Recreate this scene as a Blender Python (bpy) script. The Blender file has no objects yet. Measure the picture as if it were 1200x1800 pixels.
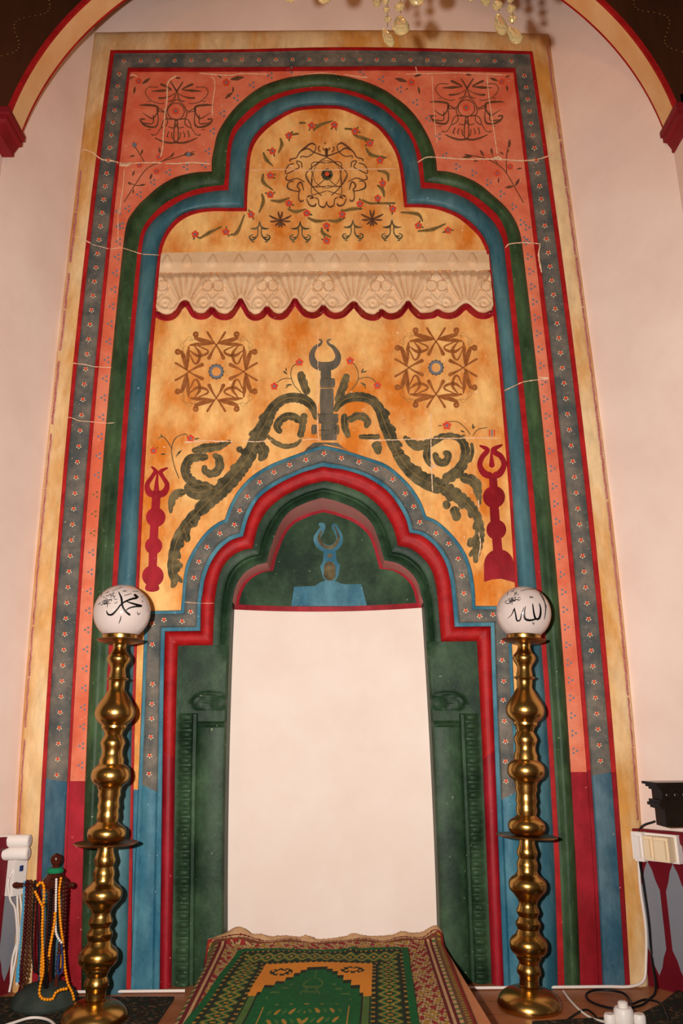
import bpy, bmesh, math, random
import numpy as np
from mathutils import Vector, Matrix
from mathutils.bvhtree import BVHTree
from mathutils.geometry import tessellate_polygon
random.seed(7)
S = bpy.context.scene
COL = S.collection
PI = math.pi

# ------------------------------------------------------------------ camera
FPX = 1400.0
PITCH = math.atan(FPX / 4848.0)
ROLL = -0.0098
CAM = Vector((0, -3.4, 0.893))
F_ = Vector((0, math.cos(PITCH), math.sin(PITCH)))
R0 = Vector((1, 0, 0)); U0 = Vector((0, -math.sin(PITCH), math.cos(PITCH)))
R_ = R0 * math.cos(ROLL) + U0 * math.sin(ROLL)
U_ = U0 * math.cos(ROLL) - R0 * math.sin(ROLL)
cd = bpy.data.cameras.new('camera'); cam = bpy.data.objects.new('camera', cd); COL.objects.link(cam)
M = Matrix((R_, U_, -F_)).transposed().to_4x4(); M.translation = CAM
cam.matrix_world = M
cd.sensor_fit = 'VERTICAL'; cd.sensor_height = 24.0; cd.lens = 24.0 * FPX / 1800.0
cd.clip_start = 0.05; cd.clip_end = 50
S.camera = cam

# ------------------------------------------------------------------ light
S.view_settings.view_transform = 'Standard'
S.view_settings.look = 'None'
S.view_settings.gamma = 1.0
S.view_settings.exposure = 0.0
S.view_settings.use_curve_mapping = False
W = bpy.data.worlds.new('world'); S.world = W; W.use_nodes = True
W.node_tree.nodes['Background'].inputs[0].default_value = (0.9, 0.62, 0.44, 1)
W.node_tree.nodes['Background'].inputs[1].default_value = 0.08

def lamp(name, loc, energy, color, radius):
    l = bpy.data.lights.new(name, 'POINT'); l.energy = energy; l.color = color; l.shadow_soft_size = radius
    o = bpy.data.objects.new(name, l); COL.objects.link(o); o.location = loc
    return o
fl = bpy.data.lights.new('camera_flash', 'SPOT'); fl.energy = 510; fl.color = (1.0, 0.945, 0.90); fl.shadow_soft_size = 0.022
fl.spot_size = math.radians(125); fl.spot_blend = 1.0
flo = bpy.data.objects.new('camera_flash', fl); COL.objects.link(flo)
flo.matrix_world = M.copy(); flo.location = CAM + Vector((-0.19, 0.02, 0.06))
lamp('room_lamp', (-1.9, -3.6, 1.5), 16, (1.0, 0.5, 0.2), 0.07)
lamp('room_lamp', (-1.0, -4.4, 2.0), 12, (1.0, 0.55, 0.22), 0.07)

# ------------------------------------------------------------------ projection helpers
def ray(px, py):
    return (F_ * FPX + R_ * (px - 600.0) + U_ * (900.0 - py)).normalized()
def P(px, py, d=0.0):                       # on the vertical plane that stands d in front of the back wall
    r = ray(px, py); t = (-d - CAM.y) / r.y
    return CAM + r * t
def G(px, py, z=0.0):                       # on a level plane
    r = ray(px, py); t = (z - CAM.z) / r.z
    return CAM + r * t
def depth(p): return (p - CAM).dot(F_)

# ------------------------------------------------------------------ materials
def lin(c): return tuple(((x/255.0)/12.92 if x/255.0 <= 0.04045 else ((x/255.0+0.055)/1.055)**2.4) for x in c)
def rgba(c): return (*lin(c), 1)
MATS = {}
def paint(name, c1, c2=None, scale=7.0, streak=1.0, fleck=0.0, fleckc=(225, 195, 165), rough=0.6, bump=0.15,
          metal=0.0, lo=0.38, hi=0.66, bscale=60.0, spec=0.2, wear=0.0):
    m = bpy.data.materials.new(name); m.use_nodes = True
    nt = m.node_tree; N = nt.nodes; L = nt.links
    b = N['Principled BSDF']
    b.inputs['Roughness'].default_value = rough; b.inputs['Metallic'].default_value = metal
    b.inputs['Specular IOR Level'].default_value = spec
    tc = N.new('ShaderNodeTexCoord'); mp = N.new('ShaderNodeMapping')
    mp.inputs['Scale'].default_value = (1, 1, 1.0/streak); L.new(tc.outputs['Object'], mp.inputs[0])
    n1 = N.new('ShaderNodeTexNoise'); n1.inputs['Scale'].default_value = scale; n1.inputs['Detail'].default_value = 5
    n1.inputs['Roughness'].default_value = 0.62; L.new(mp.outputs[0], n1.inputs['Vector'])
    cr = N.new('ShaderNodeValToRGB'); cr.color_ramp.elements[0].position = lo; cr.color_ramp.elements[1].position = hi
    cr.color_ramp.elements[0].color = rgba(c1); cr.color_ramp.elements[1].color = rgba(c2 or c1)
    L.new(n1.outputs[0], cr.inputs[0]); col = cr.outputs[0]
    if wear > 0:
        nb = N.new('ShaderNodeTexNoise'); nb.inputs['Scale'].default_value = 26; nb.inputs['Detail'].default_value = 6; nb.inputs['Roughness'].default_value = 0.7
        L.new(mp.outputs[0], nb.inputs['Vector'])
        mr = N.new('ShaderNodeMapRange'); mr.inputs[1].default_value = 0.3; mr.inputs[2].default_value = 0.7
        mr.inputs[3].default_value = 1-wear; mr.inputs[4].default_value = 1+wear*0.7; L.new(nb.outputs[0], mr.inputs[0])
        hs = N.new('ShaderNodeHueSaturation'); L.new(mr.outputs[0], hs.inputs['Value']); L.new(col, hs.inputs['Color']); col = hs.outputs[0]
    if fleck > 0:
        n2 = N.new('ShaderNodeTexNoise'); n2.inputs['Scale'].default_value = scale*9; n2.inputs['Detail'].default_value = 3
        L.new(tc.outputs['Object'], n2.inputs['Vector'])
        r2 = N.new('ShaderNodeValToRGB'); r2.color_ramp.elements[0].position = 0.73-fleck*0.7; r2.color_ramp.elements[1].position = 0.78-fleck*0.4
        L.new(n2.outputs[0], r2.inputs[0])
        mx = N.new('ShaderNodeMix'); mx.data_type = 'RGBA'
        L.new(r2.outputs[0], mx.inputs[0]); L.new(col, mx.inputs[6]); mx.inputs[7].default_value = rgba(fleckc); col = mx.outputs[2]
    L.new(col, b.inputs['Base Color'])
    if bump > 0:
        n3 = N.new('ShaderNodeTexNoise'); n3.inputs['Scale'].default_value = bscale; n3.inputs['Detail'].default_value = 3
        L.new(tc.outputs['Object'], n3.inputs['Vector'])
        bp = N.new('ShaderNodeBump'); bp.inputs['Strength'].default_value = bump; bp.inputs['Distance'].default_value = 0.004
        L.new(n3.outputs[0], bp.inputs['Height']); L.new(bp.outputs[0], b.inputs['Normal'])
    MATS[name] = m
    return m

paint('plaster', (234, 209, 195), (243, 221, 208), scale=2.2, rough=0.85, bump=0.12, bscale=9)
paint('niche_plaster', (232, 213, 199), (238, 222, 209), scale=3, rough=0.85, bump=0.08, bscale=12)
paint('yellow_stone', (206, 146, 72), (226, 196, 150), scale=5, streak=3, rough=0.75, bump=0.3, bscale=25, wear=0.18, lo=0.36, hi=0.6)
paint('rose_line', (168, 92, 92), (190, 126, 120), scale=30, rough=0.7)
paint('red_paint', (150, 16, 20), (176, 30, 30), scale=12, rough=0.55, fleck=0.02, fleckc=(215, 140, 130), bump=0.12, wear=0.12)
paint('dark_red', (126, 8, 20), (168, 30, 44), scale=5, streak=2, rough=0.5, fleck=0.03, fleckc=(215, 120, 120), bump=0.12, wear=0.22)
paint('grey_paint', (76, 80, 78), (122, 112, 100), scale=9, rough=0.7, fleck=0.07, fleckc=(165, 148, 126), bump=0.35, wear=0.22)
paint('blue_dado', (46, 84, 102), (92, 120, 130), scale=7, streak=2, rough=0.6, fleck=0.04, fleckc=(150, 155, 158), wear=0.24)
paint('pink_paint', (212, 100, 70), (224, 132, 100), scale=6, rough=0.7, fleck=0.035, fleckc=(230, 175, 140), wear=0.10)
paint('green_paint', (26, 48, 26), (72, 98, 62), scale=8, streak=2.2, rough=0.5, fleck=0.03, fleckc=(130, 150, 110), bump=0.15, lo=0.35, hi=0.72, wear=0.25)
paint('deep_green', (22, 46, 28), (66, 94, 64), scale=6, streak=1.4, rough=0.5, fleck=0.03, fleckc=(130, 145, 110), bump=0.22, lo=0.4, hi=0.78, wear=0.3)
paint('blue_paint', (40, 84, 98), (84, 124, 130), scale=6, streak=3, rough=0.45, fleck=0.02, fleckc=(150, 165, 168), bump=0.12, wear=0.16)
paint('bright_blue', (38, 96, 118), (78, 130, 144), scale=9, streak=2, rough=0.5, fleck=0.03, fleckc=(160, 180, 185), wear=0.22)
paint('ochre', (210, 118, 36), (240, 190, 118), scale=5.5, streak=1.8, rough=0.8, fleck=0.035, fleckc=(242, 208, 168), lo=0.36, hi=0.64, wear=0.14)
paint('ochre_pale', (236, 190, 120), (242, 208, 160), scale=6, rough=0.7)
paint('valance_stone', (220, 180, 138), (230, 196, 158), scale=7, rough=0.8, bump=0.08, wear=0.05)
paint('soffit_pink', (206, 124, 122), (204, 146, 138), scale=3, rough=0.5)
paint('brown_ink', (140, 78, 34), (164, 98, 48), scale=40, rough=0.7, bump=0, wear=0.15)
paint('dark_ink', (92, 58, 40), (112, 74, 48), scale=40, rough=0.7, bump=0)
paint('olive_ink', (112, 92, 48), (150, 116, 60), scale=40, rough=0.7, bump=0)
paint('scroll_olive', (62, 58, 40), (116, 102, 70), scale=18, rough=0.75, fleck=0.06, fleckc=(168, 142, 98), bump=0.1, wear=0.35)
paint('finial_grey', (84, 78, 66), (112, 100, 84), scale=22, streak=3, rough=0.6, fleck=0.04, fleckc=(150, 138, 116), bump=0.1)
paint('flower_red', (208, 66, 40), (216, 84, 54), scale=40, rough=0.6, bump=0)
paint('petal_cream', (222, 196, 160), rough=0.6, bump=0)
paint('dot_blue', (112, 116, 126), rough=0.6, bump=0)
paint('crack_white', (232, 200, 166), (222, 170, 130), scale=40, rough=0.9, bump=0.3)
paint('cream_arch', (226, 186, 136), (216, 162, 104), scale=4, streak=1, rough=0.6, bump=0.05)
paint('brown_wood', (48, 24, 13), (72, 38, 20), scale=3, streak=5, rough=0.4, bump=0.1)
paint('impost_red', (120, 22, 30), (136, 28, 36), scale=4, rough=0.5)
paint('brass', (172, 132, 66), (190, 150, 84), scale=6, rough=0.26, metal=1.0, bump=0.015, bscale=20)
paint('brass_tray', (140, 98, 52), (160, 116, 66), scale=8, rough=0.34, metal=1.0, bump=0.02)
paint('opal_glass', (206, 190, 182), rough=0.08, bump=0, spec=0.5)
paint('black_ink', (10, 8, 8), rough=0.4, bump=0)
paint('floor_wood', (150, 92, 58), (176, 112, 74), scale=5, streak=0.2, rough=0.4, bump=0.05)
paint('plank_wood', (190, 118, 76), (206, 136, 92), scale=5, streak=0.3, rough=0.5, bump=0.05)
paint('white_plastic', (232, 222, 214), rough=0.35, bump=0)
paint('beige_plastic', (232, 208, 172), rough=0.35, bump=0)
paint('cable_white', (228, 216, 206), rough=0.45, bump=0)
paint('cable_black', (20, 20, 22), rough=0.4, bump=0)
paint('black_lacquer', (26, 18, 14), (34, 24, 18), rough=0.25, bump=0)
paint('dado_red', (98, 16, 28), (112, 22, 32), scale=4, rough=0.4)
paint('dado_grey', (122, 124, 132), (132, 132, 138), scale=4, rough=0.5)
paint('dark_wood', (58, 22, 14), (76, 30, 18), scale=10, rough=0.2, bump=0)
paint('base_cloth', (44, 52, 46), (56, 62, 54), scale=20, rough=0.9, bump=0.2)
paint('bead_orange', (232, 142, 20), rough=0.25, bump=0)
paint('bead_black', (20, 14, 14), rough=0.2, bump=0)
paint('bead_maroon', (64, 14, 16), rough=0.2, bump=0)
paint('bead_brown', (70, 32, 20), rough=0.2, bump=0)
paint('bead_blue', (74, 152, 186), rough=0.25, bump=0)
paint('bead_white', (226, 216, 206), rough=0.3, bump=0)
paint('bead_navy', (36, 48, 96), rough=0.3, bump=0)
paint('green_thread', (20, 122, 78), rough=0.8, bump=0)
paint('rug_green', (8, 78, 36), (14, 92, 44), scale=60, rough=0.95, bump=0.4, bscale=400)
paint('rug_dark', (26, 34, 18), (34, 42, 22), scale=60, rough=0.95, bump=0.4, bscale=400)
paint('rug_gold', (150, 112, 40), (164, 124, 48), scale=60, rough=0.95, bump=0.4, bscale=400)
paint('rug_orange', (206, 126, 34), (214, 134, 42), scale=60, rough=0.95, bump=0.4, bscale=400)
paint('rug_olive', (66, 96, 42), (78, 106, 50), scale=60, rough=0.95, bump=0.4, bscale=400)
paint('rug_red', (134, 36, 32), (150, 46, 40), scale=60, rough=0.95, bump=0.4, bscale=400)
paint('rug_maroon', (92, 24, 26), (104, 32, 30), scale=60, rough=0.95, bump=0.4, bscale=400)
paint('rug_beige', (176, 138, 98), (188, 150, 110), scale=60, rough=0.95, bump=0.4, bscale=400)
paint('rug_brown', (92, 62, 40), (104, 72, 46), scale=60, rough=0.95, bump=0.4, bscale=400)
paint('rug_fringe', (186, 144, 104), (200, 160, 118), scale=50, rough=1.0, bump=0.6, bscale=200)

def voronoi_mat(name, cols, scale):
    m = bpy.data.materials.new(name); m.use_nodes = True
    nt = m.node_tree; N = nt.nodes; L = nt.links; b = N['Principled BSDF']; b.inputs['Roughness'].default_value = 0.95
    b.inputs['Specular IOR Level'].default_value = 0.1
    tc = N.new('ShaderNodeTexCoord'); v = N.new('ShaderNodeTexVoronoi'); v.inputs['Scale'].default_value = scale
    L.new(tc.outputs['Object'], v.inputs['Vector'])
    sp = N.new('ShaderNodeSeparateColor'); L.new(v.outputs['Color'], sp.inputs[0])
    cr = N.new('ShaderNodeValToRGB'); cr.color_ramp.interpolation = 'CONSTANT'
    e = cr.color_ramp.elements
    while len(e) < len(cols): e.new(0.5)
    for i, c in enumerate(cols): e[i].position = i/len(cols); e[i].color = rgba(c)
    L.new(sp.outputs[0], cr.inputs[0]); L.new(cr.outputs[0], b.inputs['Base Color'])
    MATS[name] = m
voronoi_mat('carpet_dark', [(40, 44, 34), (52, 50, 40), (36, 40, 34), (94, 76, 56), (44, 50, 42), (60, 34, 28), (34, 40, 32)], 95)

def crystal_mat():
    m = bpy.data.materials.new('crystal'); m.use_nodes = True
    b = m.node_tree.nodes['Principled BSDF']
    b.inputs['Base Color'].default_value = (1.0, 0.80, 0.42, 1); b.inputs['Roughness'].default_value = 0.03
    b.inputs['Transmission Weight'].default_value = 0.80; b.inputs['IOR'].default_value = 1.6
    MATS['crystal'] = m
crystal_mat()

# ------------------------------------------------------------------ mesh builder
class MB:
    def __init__(s): s.v = []; s.f = []; s.m = []; s.names = []
    def mi(s, name):
        if name not in s.names: s.names.append(name)
        return s.names.index(name)
    def grid(s, rows, mat, close=False):            # rows: list of equal-length lists of points
        b = len(s.v); n = len(rows[0])
        for r in rows: s.v += [tuple(p) for p in r]
        k = s.mi(mat) if isinstance(mat, str) else None
        for i in range(len(rows)-1):
            for j in range(n if close else n-1):
                j2 = (j+1) % n
                s.f.append((b+i*n+j, b+i*n+j2, b+(i+1)*n+j2, b+(i+1)*n+j))
                s.m.append(k if k is not None else s.mi(mat(i, j)))
    def poly(s, pts, mat):
        b = len(s.v); s.v += [tuple(p) for p in pts]
        p2 = [Vector((p[0], 0, p[2])) for p in pts]
        k = s.mi(mat)
        for t in tessellate_polygon([p2]): s.f.append(tuple(b+i for i in t)); s.m.append(k)
    def face(s, pts, mat):
        b = len(s.v); s.v += [tuple(p) for p in pts]; s.f.append(tuple(range(b, b+len(pts)))); s.m.append(s.mi(mat))
    def box(s, c, sz, mat, rot=None):
        c = Vector(c); hx, hy, hz = sz[0]/2, sz[1]/2, sz[2]/2
        ps = [Vector((x*hx, y*hy, z*hz)) for z in (-1, 1) for x, y in ((-1, -1), (1, -1), (1, 1), (-1, 1))]
        if rot is not None: ps = [rot @ p for p in ps]
        b = len(s.v); s.v += [tuple(c+p) for p in ps]; k = s.mi(mat)
        for q in ((0, 3, 2, 1), (4, 5, 6, 7), (0, 1, 5, 4), (1, 2, 6, 5), (2, 3, 7, 6), (3, 0, 4, 7)):
            s.f.append(tuple(b+i for i in q)); s.m.append(k)
    def tube(s, pts, r, mat, n=8, cap=True):
        pts = [Vector(p) for p in pts]; rows = []
        rr = r if isinstance(r, (list, tuple)) else [r]*len(pts)
        up = Vector((0.13, 0.31, 0.94)).normalized()
        for i, p in enumerate(pts):
            t = (pts[min(i+1, len(pts)-1)] - pts[max(i-1, 0)])
            if t.length < 1e-9: t = Vector((0, 0, 1))
            t.normalize(); a = t.cross(up)
            if a.length < 1e-3: a = t.cross(Vector((1, 0, 0)))
            a.normalize(); c = t.cross(a)
            rows.append([p + (a*math.cos(2*PI*k/n) + c*math.sin(2*PI*k/n))*rr[i] for k in range(n)])
        b = len(s.v); s.grid(rows, mat, True)
        if cap:
            k = s.mi(mat); e = b + (len(rows)-1)*n
            s.f.append(tuple(b+i for i in range(n))); s.m.append(k)
            s.f.append(tuple(e+n-1-i for i in range(n))); s.m.append(k)
    def lathe(s, prof, mat, n=48, c=(0, 0, 0)):      # prof: (r, z) from bottom up
        rows = [[(c[0]+max(r, 1e-4)*math.cos(2*PI*k/n), c[1]+max(r, 1e-4)*math.sin(2*PI*k/n), c[2]+z) for k in range(n)] for r, z in prof]
        s.grid(rows, mat, True)
    def ball(s, c, r, mat, n=10, sq=(1, 1, 1)):
        c = Vector(c); rows = []
        for i in range(n//2+1):
            a = -PI/2 + PI*i/(n//2)
            rows.append([c + Vector((math.cos(a)*math.cos(2*PI*k/n)*r*sq[0], math.cos(a)*math.sin(2*PI*k/n)*r*sq[1], math.sin(a)*r*sq[2])) for k in range(n)])
        s.grid(rows, mat, True)
    def build(s, name, parent=None, smooth=35, fix=True):
        me = bpy.data.meshes.new(name); me.from_pydata(s.v, [], s.f); 
        for n in s.names: me.materials.append(MATS[n])
        me.polygons.foreach_set('material_index', s.m)
        if fix:
            bm = bmesh.new(); bm.from_mesh(me); bmesh.ops.remove_doubles(bm, verts=bm.verts, dist=1e-6)
            bmesh.ops.recalc_face_normals(bm, faces=bm.faces); bm.to_mesh(me); bm.free()
        if smooth:
            me.polygons.foreach_set('use_smooth', [True]*len(me.polygons)); me.set_sharp_from_angle(angle=math.radians(smooth))
        me.update()
        o = bpy.data.objects.new(name, me); COL.objects.link(o)
        if parent is not None: attach(o, parent)
        return o
def world(o):
    m = Matrix.LocRotScale(o.location, o.rotation_euler, o.scale)
    return m if o.parent is None else world(o.parent) @ o.matrix_parent_inverse @ m
def attach(o, parent):
    o.parent = parent; o.matrix_parent_inverse = world(parent).inverted()
def thing(name, label, cat, loc, group=None):
    o = bpy.data.objects.new(name, None); COL.objects.link(o); o.location = loc; o.empty_display_size = 0.1
    o['label'] = label; o['category'] = cat
    if group: o['group'] = group
    return o
def tag(o, label, cat, group=None):
    o['label'] = label; o['category'] = cat
    if group: o['group'] = group
    return o
def struct(o):
    o['kind'] = 'structure'; return o

# ------------------------------------------------------------------ curve helpers (traced outlines)
def resample(pts, n):
    pts = np.array(pts, float); d = np.r_[0, np.cumsum(np.hypot(*np.diff(pts, axis=0).T))]
    t = np.linspace(0, d[-1], n)
    return np.c_[np.interp(t, d, pts[:, 0]), np.interp(t, d, pts[:, 1])]
def spline(pts, n):
    p = np.array(pts, float)
    if len(p) < 3: return resample(p, n)
    q = np.vstack([2*p[0]-p[1], p, 2*p[-1]-p[-2]]); out = []
    for i in range(1, len(q)-2):
        for t in np.linspace(0, 1, 12, endpoint=False):
            a, b, c, d = q[i-1], q[i], q[i+1], q[i+2]
            out.append(0.5*((2*b)+(c-a)*t+(2*a-5*b+4*c-d)*t*t+(3*b-a-3*c+d)*t**3))
    out.append(p[-1])
    return resample(out, n)
def spline_w(pts, ws, n):
    p = spline(pts, n); d = np.r_[0, np.cumsum(np.hypot(*np.diff(np.array(pts, float), axis=0).T))]
    return p, np.interp(np.linspace(0, d[-1], n), d, ws)
def vfit(pts, deg=3):
    a = np.array(pts, float); c = np.polyfit((a[:, 1]-900)/900, a[:, 0], deg)
    return lambda y: float(np.polyval(c, (y-900)/900))
def vseg(f, y0, y1, n):
    return np.array([(f(y), y) for y in np.linspace(y0, y1, n)])
def mix(a, b, t): return [sa + (sb-sa)*t for sa, sb in zip(a, b)]
TRI_V = []; TRI_F = []                      # everything motifs may be laid on
def register(mb):
    b = len(TRI_V); TRI_V.extend([Vector(v) for v in mb.v]); TRI_F.extend([tuple(b+i for i in f) for f in mb.f])
def zc(p):
    if p.z < 0: p.z = 0.0
    return p
def band(mb, A, B, prof, mat, upto=None):
    """relief strip swept between two traced outlines; prof = (across, projection from wall)"""
    for si, (a, b) in enumerate(zip(A, B)):
        cols = []
        rows = []; mids = []
        for i in range(len(a)):
            rows.append([zc(P(*(a[i] + (b[i]-a[i])*t), d)) for t, d in prof])
        if callable(mat):
            mb.grid(rows, lambda i, j, a=a, b=b: mat(*( (a[i]+a[i+1]+b[i]+b[i+1])/4 )))
        else: mb.grid(rows, mat)

YB = 1760
# outer frame lines, left
l0 = vfit([(166,57),(158,110),(150,200),(142,270),(131,350),(121,440),(111,560),(103,610),(94,650),(86,730),(80,800),(73,860),(66,950),(61,1000),(54,1100),(45,1200),(38,1300),(32,1400),(27,1500),(18,1730)], 3)
l1 = vfit([(192,88),(170,275),(157,380),(152,420),(146,500),(135,600),(127,650),(117,730),(111,800),(106,860),(100,950),(96,1000),(91,1100),(85,1200),(78,1300),(73,1400),(68,1480),(54,1735)])
l2 = vfit([(199,94),(177,275),(166,380),(161,420),(154,500),(141,600),(134,650),(126,730),(118,800),(114,860),(107,950),(102,1000),(97,1100),(92,1200),(85,1300),(81,1400),(78,1480),(65,1730)])
l3 = vfit([(222,119),(206,275),(196,380),(191,420),(184,500),(171,600),(164,650),(157,730),(152,800),(148,860),(142,950),(138,1000),(134,1100),(128,1200),(122,1300),(118,1400),(116,1480),(109,1600),(102,1730)])
l4 = vfit([(227,126),(212,275),(202,380),(197,420),(190,500),(178,600),(172,650),(164,730),(159,800),(155,860),(149,950),(144,1000),(139,1100),(133,1200),(128,1300),(124,1400),(108,1730)])
l5 = vfit([(217,428),(214,440),(210,500),(200,600),(194,650),(187,730),(182,800),(178,860),(172,950),(167,1000),(160,1100),(155,1200),(153,1300),(150,1400),(147,1480),(144,1600),(142,1735)])
l6 = vfit([(242,430),(236,500),(229,600),(223,650),(216,730),(210,800),(206,860),(202,950),(198,1000),(192,1140),(189,1200),(183,1300),(173,1480),(162,1735)])
l7 = vfit([(249,430),(244,500),(237,600),(232,650),(224,730),(219,800),(216,860),(211,950),(207,1000),(200,1140),(197,1200),(191,1300),(181,1480),(170,1735)])
l8 = vfit([(279,437),(272,500),(265,600),(257,650),(253,740),(249,800),(245,860),(243,950),(240,1020),(235,1140),(233,1200),(231,1300),(230,1400),(228,1480),(225,1600),(222,1735)])
l9 = vfit([(284,445),(279,500),(270,600),(264,690),(260,750),(256,800),(251,860),(249,925),(246,1020),(240,1140),(238,1200),(237,1300),(235,1400),(233,1600),(231,1735)])
# outer frame lines, right
r0 = vfit([(965,60),(975,160),(992,250),(1000,300),(1005,360),(1011,425),(1021,500),(1030,560),(1037,600),(1045,650),(1056,740),(1063,800),(1071,850),(1081,950),(1087,1000),(1097,1100),(1107,1200),(1116,1300),(1123,1400),(1128,1500),(1134,1600),(1142,1735)])
r1 = vfit([(940,90),(950,200),(961,275),(976,365),(984,425),(991,500),(1006,600),(1014,650),(1026,740),(1033,800),(1039,850),(1047,950),(1052,1000),(1060,1100),(1070,1200),(1078,1300),(1084,1400),(1092,1500),(1098,1600),(1110,1730)])
r2 = vfit([(934,95),(943,200),(954,275),(968,380),(976,425),(985,500),(999,600),(1005,650),(1016,740),(1023,800),(1028,850),(1037,950),(1042,1000),(1053,1100),(1062,1200),(1068,1300),(1075,1400),(1083,1500),(1090,1600),(1100,1730)])
r3 = vfit([(907,119),(916,200),(925,275),(937,380),(945,425),(954,500),(967,600),(973,650),(984,740),(990,800),(994,850),(1002,950),(1008,1000),(1019,1100),(1027,1200),(1035,1300),(1041,1400),(1047,1500),(1052,1600),(1060,1730)])
r4 = vfit([(903,127),(910,200),(919,275),(931,380),(938,425),(946,500),(959,600),(965,650),(974,740),(980,800),(984,850),(992,950),(1001,1000),(1012,1100),(1020,1200),(1027,1300),(1031,1400),(1052,1730)])
r5 = vfit([(918,425),(925,500),(937,600),(943,650),(953,740),(960,800),(964,850),(972,950),(977,1000),(985,1100),(994,1200),(1000,1300),(1004,1400),(1011,1500),(1015,1600),(1020,1730)])
r6 = vfit([(895,425),(901,500),(911,600),(917,650),(926,740),(932,800),(936,850),(945,950),(950,1000),(957,1100),(965,1200),(971,1300),(976,1400),(982,1500),(987,1600),(992,1730)])
r7 = vfit([(886,430),(892,500),(904,600),(908,650),(915,740),(920,800),(926,850),(935,950),(942,1000),(952,1130),(958,1200),(963,1300),(966,1400),(973,1500),(977,1600),(981,1730)])
r8 = vfit([(860,440),(866,500),(877,600),(882,650),(889,745),(895,800),(900,850),(906,950),(909,1020),(915,1140),(919,1200),(923,1300),(927,1400),(935,1600),(940,1730)])
r9 = vfit([(856,450),(861,500),(870,600),(875,650),(884,750),(890,800),(894,850),(901,950),(904,1020),(910,1140),(913,1200),(918,1300),(921,1400),(929,1600),(934,1730)])
tops = [[(170,57),(300,55),(450,54),(600,53),(800,54),(965,60)],
        [(192,88),(420,86.5),(570,83),(720,84),(940,90)],
        [(199,94),(420,92),(570,89),(720,90),(934,95.5)],
        [(222,119),(420,118),(570,117),(720,116.5),(907,119.5)],
        [(227,126.5),(420,126),(570,124.5),(720,124),(903,127.5)]]
NV, NT = 150, 60
FR = []
for i, (lf, rf) in enumerate(((l0, r0), (l1, r1), (l2, r2), (l3, r3), (l4, r4))):
    tp = [list(p) for p in tops[i]]; tp[0][0] = lf(tp[0][1]); tp[-1][0] = rf(tp[-1][1])
    FR.append([vseg(lf, YB, tp[0][1], NV), spline(tp, NT), vseg(rf, tp[-1][1], YB, NV)])
FR0, FR1, FR2, FR3, FR4 = FR

# big trefoil lines: left leg, left lobe, top arch, right lobe, right leg
def tref(lf, lobeL, arch, lobeR, rf, y=440):
    return [vseg(lf, YB, y, NV), spline([(lf(y), y)]+lobeL, 30), spline([lobeL[-1]]+arch+[lobeR[0]], 70), spline(lobeR+[(rf(y), y)], 30), vseg(rf, y, YB, NV)]
TA = tref(l5, [(219,410),(224,388),(233,373),(245,358),(257,347),(270,335),(283,325),(300,315),(315,309),(342,303),(372,301)],
          [(372,282),(376,260),(382,235),(395,212),(412,190),(430,173),(448,159),(470,147),(507,136),(545,131),(570,130),(595,132),(632,140),(670,155),(695,171),(716,188),(735,210),(750,235),(761,260),(766,279)],
          [(768,300),(790,302),(815,310),(840,322),(865,342),(889,364),(905,387),(914,410)], r5)
TB = tref(l6, [(244,425),(248,408),(256,392),(270,375),(289,358),(312,345),(337,335),(362,329),(393,325)],
          [(396,305),(397.5,280),(400,255),(407,230),(420,211),(444,188),(470,172),(507,159),(545,153),(570,152),(595,155),(632,164),(670,181),(693,199),(712,217),(727,240),(737,265),(742,284)],
          [(746,320),(777,324),(802,330),(827,341),(852,358),(875,380),(888,405),(893,424)], r6)
TC = tref(l7, [(251,425),(254,412),(262,397),(277,380),(299,364),(323,350),(350,341),(375,336),(401,334)],
          [(403,305),(405,270),(410,245),(420,226),(444,202),(470,182),(507,167),(545,160),(570,160),(595,162),(632,172),(670,190),(693,209),(711,227),(725,250),(732,275),(736,300)],
          [(740,331),(765,332),(795,339),(822,351),(848,371),(867,390),(880,413),(885,430)], r7)
TD = tref(l8, [(282,427),(291,407),(307,387),(327,374),(350,368),(375,365.5),(400,365.5),(429,365)],
          [(429.5,335),(431.5,303),(435,270),(444,244),(462,222),(485,206),(515,191),(545,186),(575,185),(600,187),(632,199),(665,218),(685,240),(699,265),(707,290),(712,325)],
          [(715.5,358.5),(745,359),(768,362),(788,368),(810,378),(832,395),(847,413),(857,432)], r8)
TE = tref(l9, [(287,432),(296,412),(311,394),(330,381),(352,374),(376,371.5),(402,371.5),(434,371.5)],
          [(435,337),(437.5,305),(441,272),(450,249),(467,229),(489,212),(517,197),(546,192),(575,191),(600,193),(630,205),(661,223),(680,245),(694,268),(701,292),(706,327)],
          [(710,364.5),(743,365),(766,368),(785,374),(806,384),(827,401),(842,417),(852,436)], r9)

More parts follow.
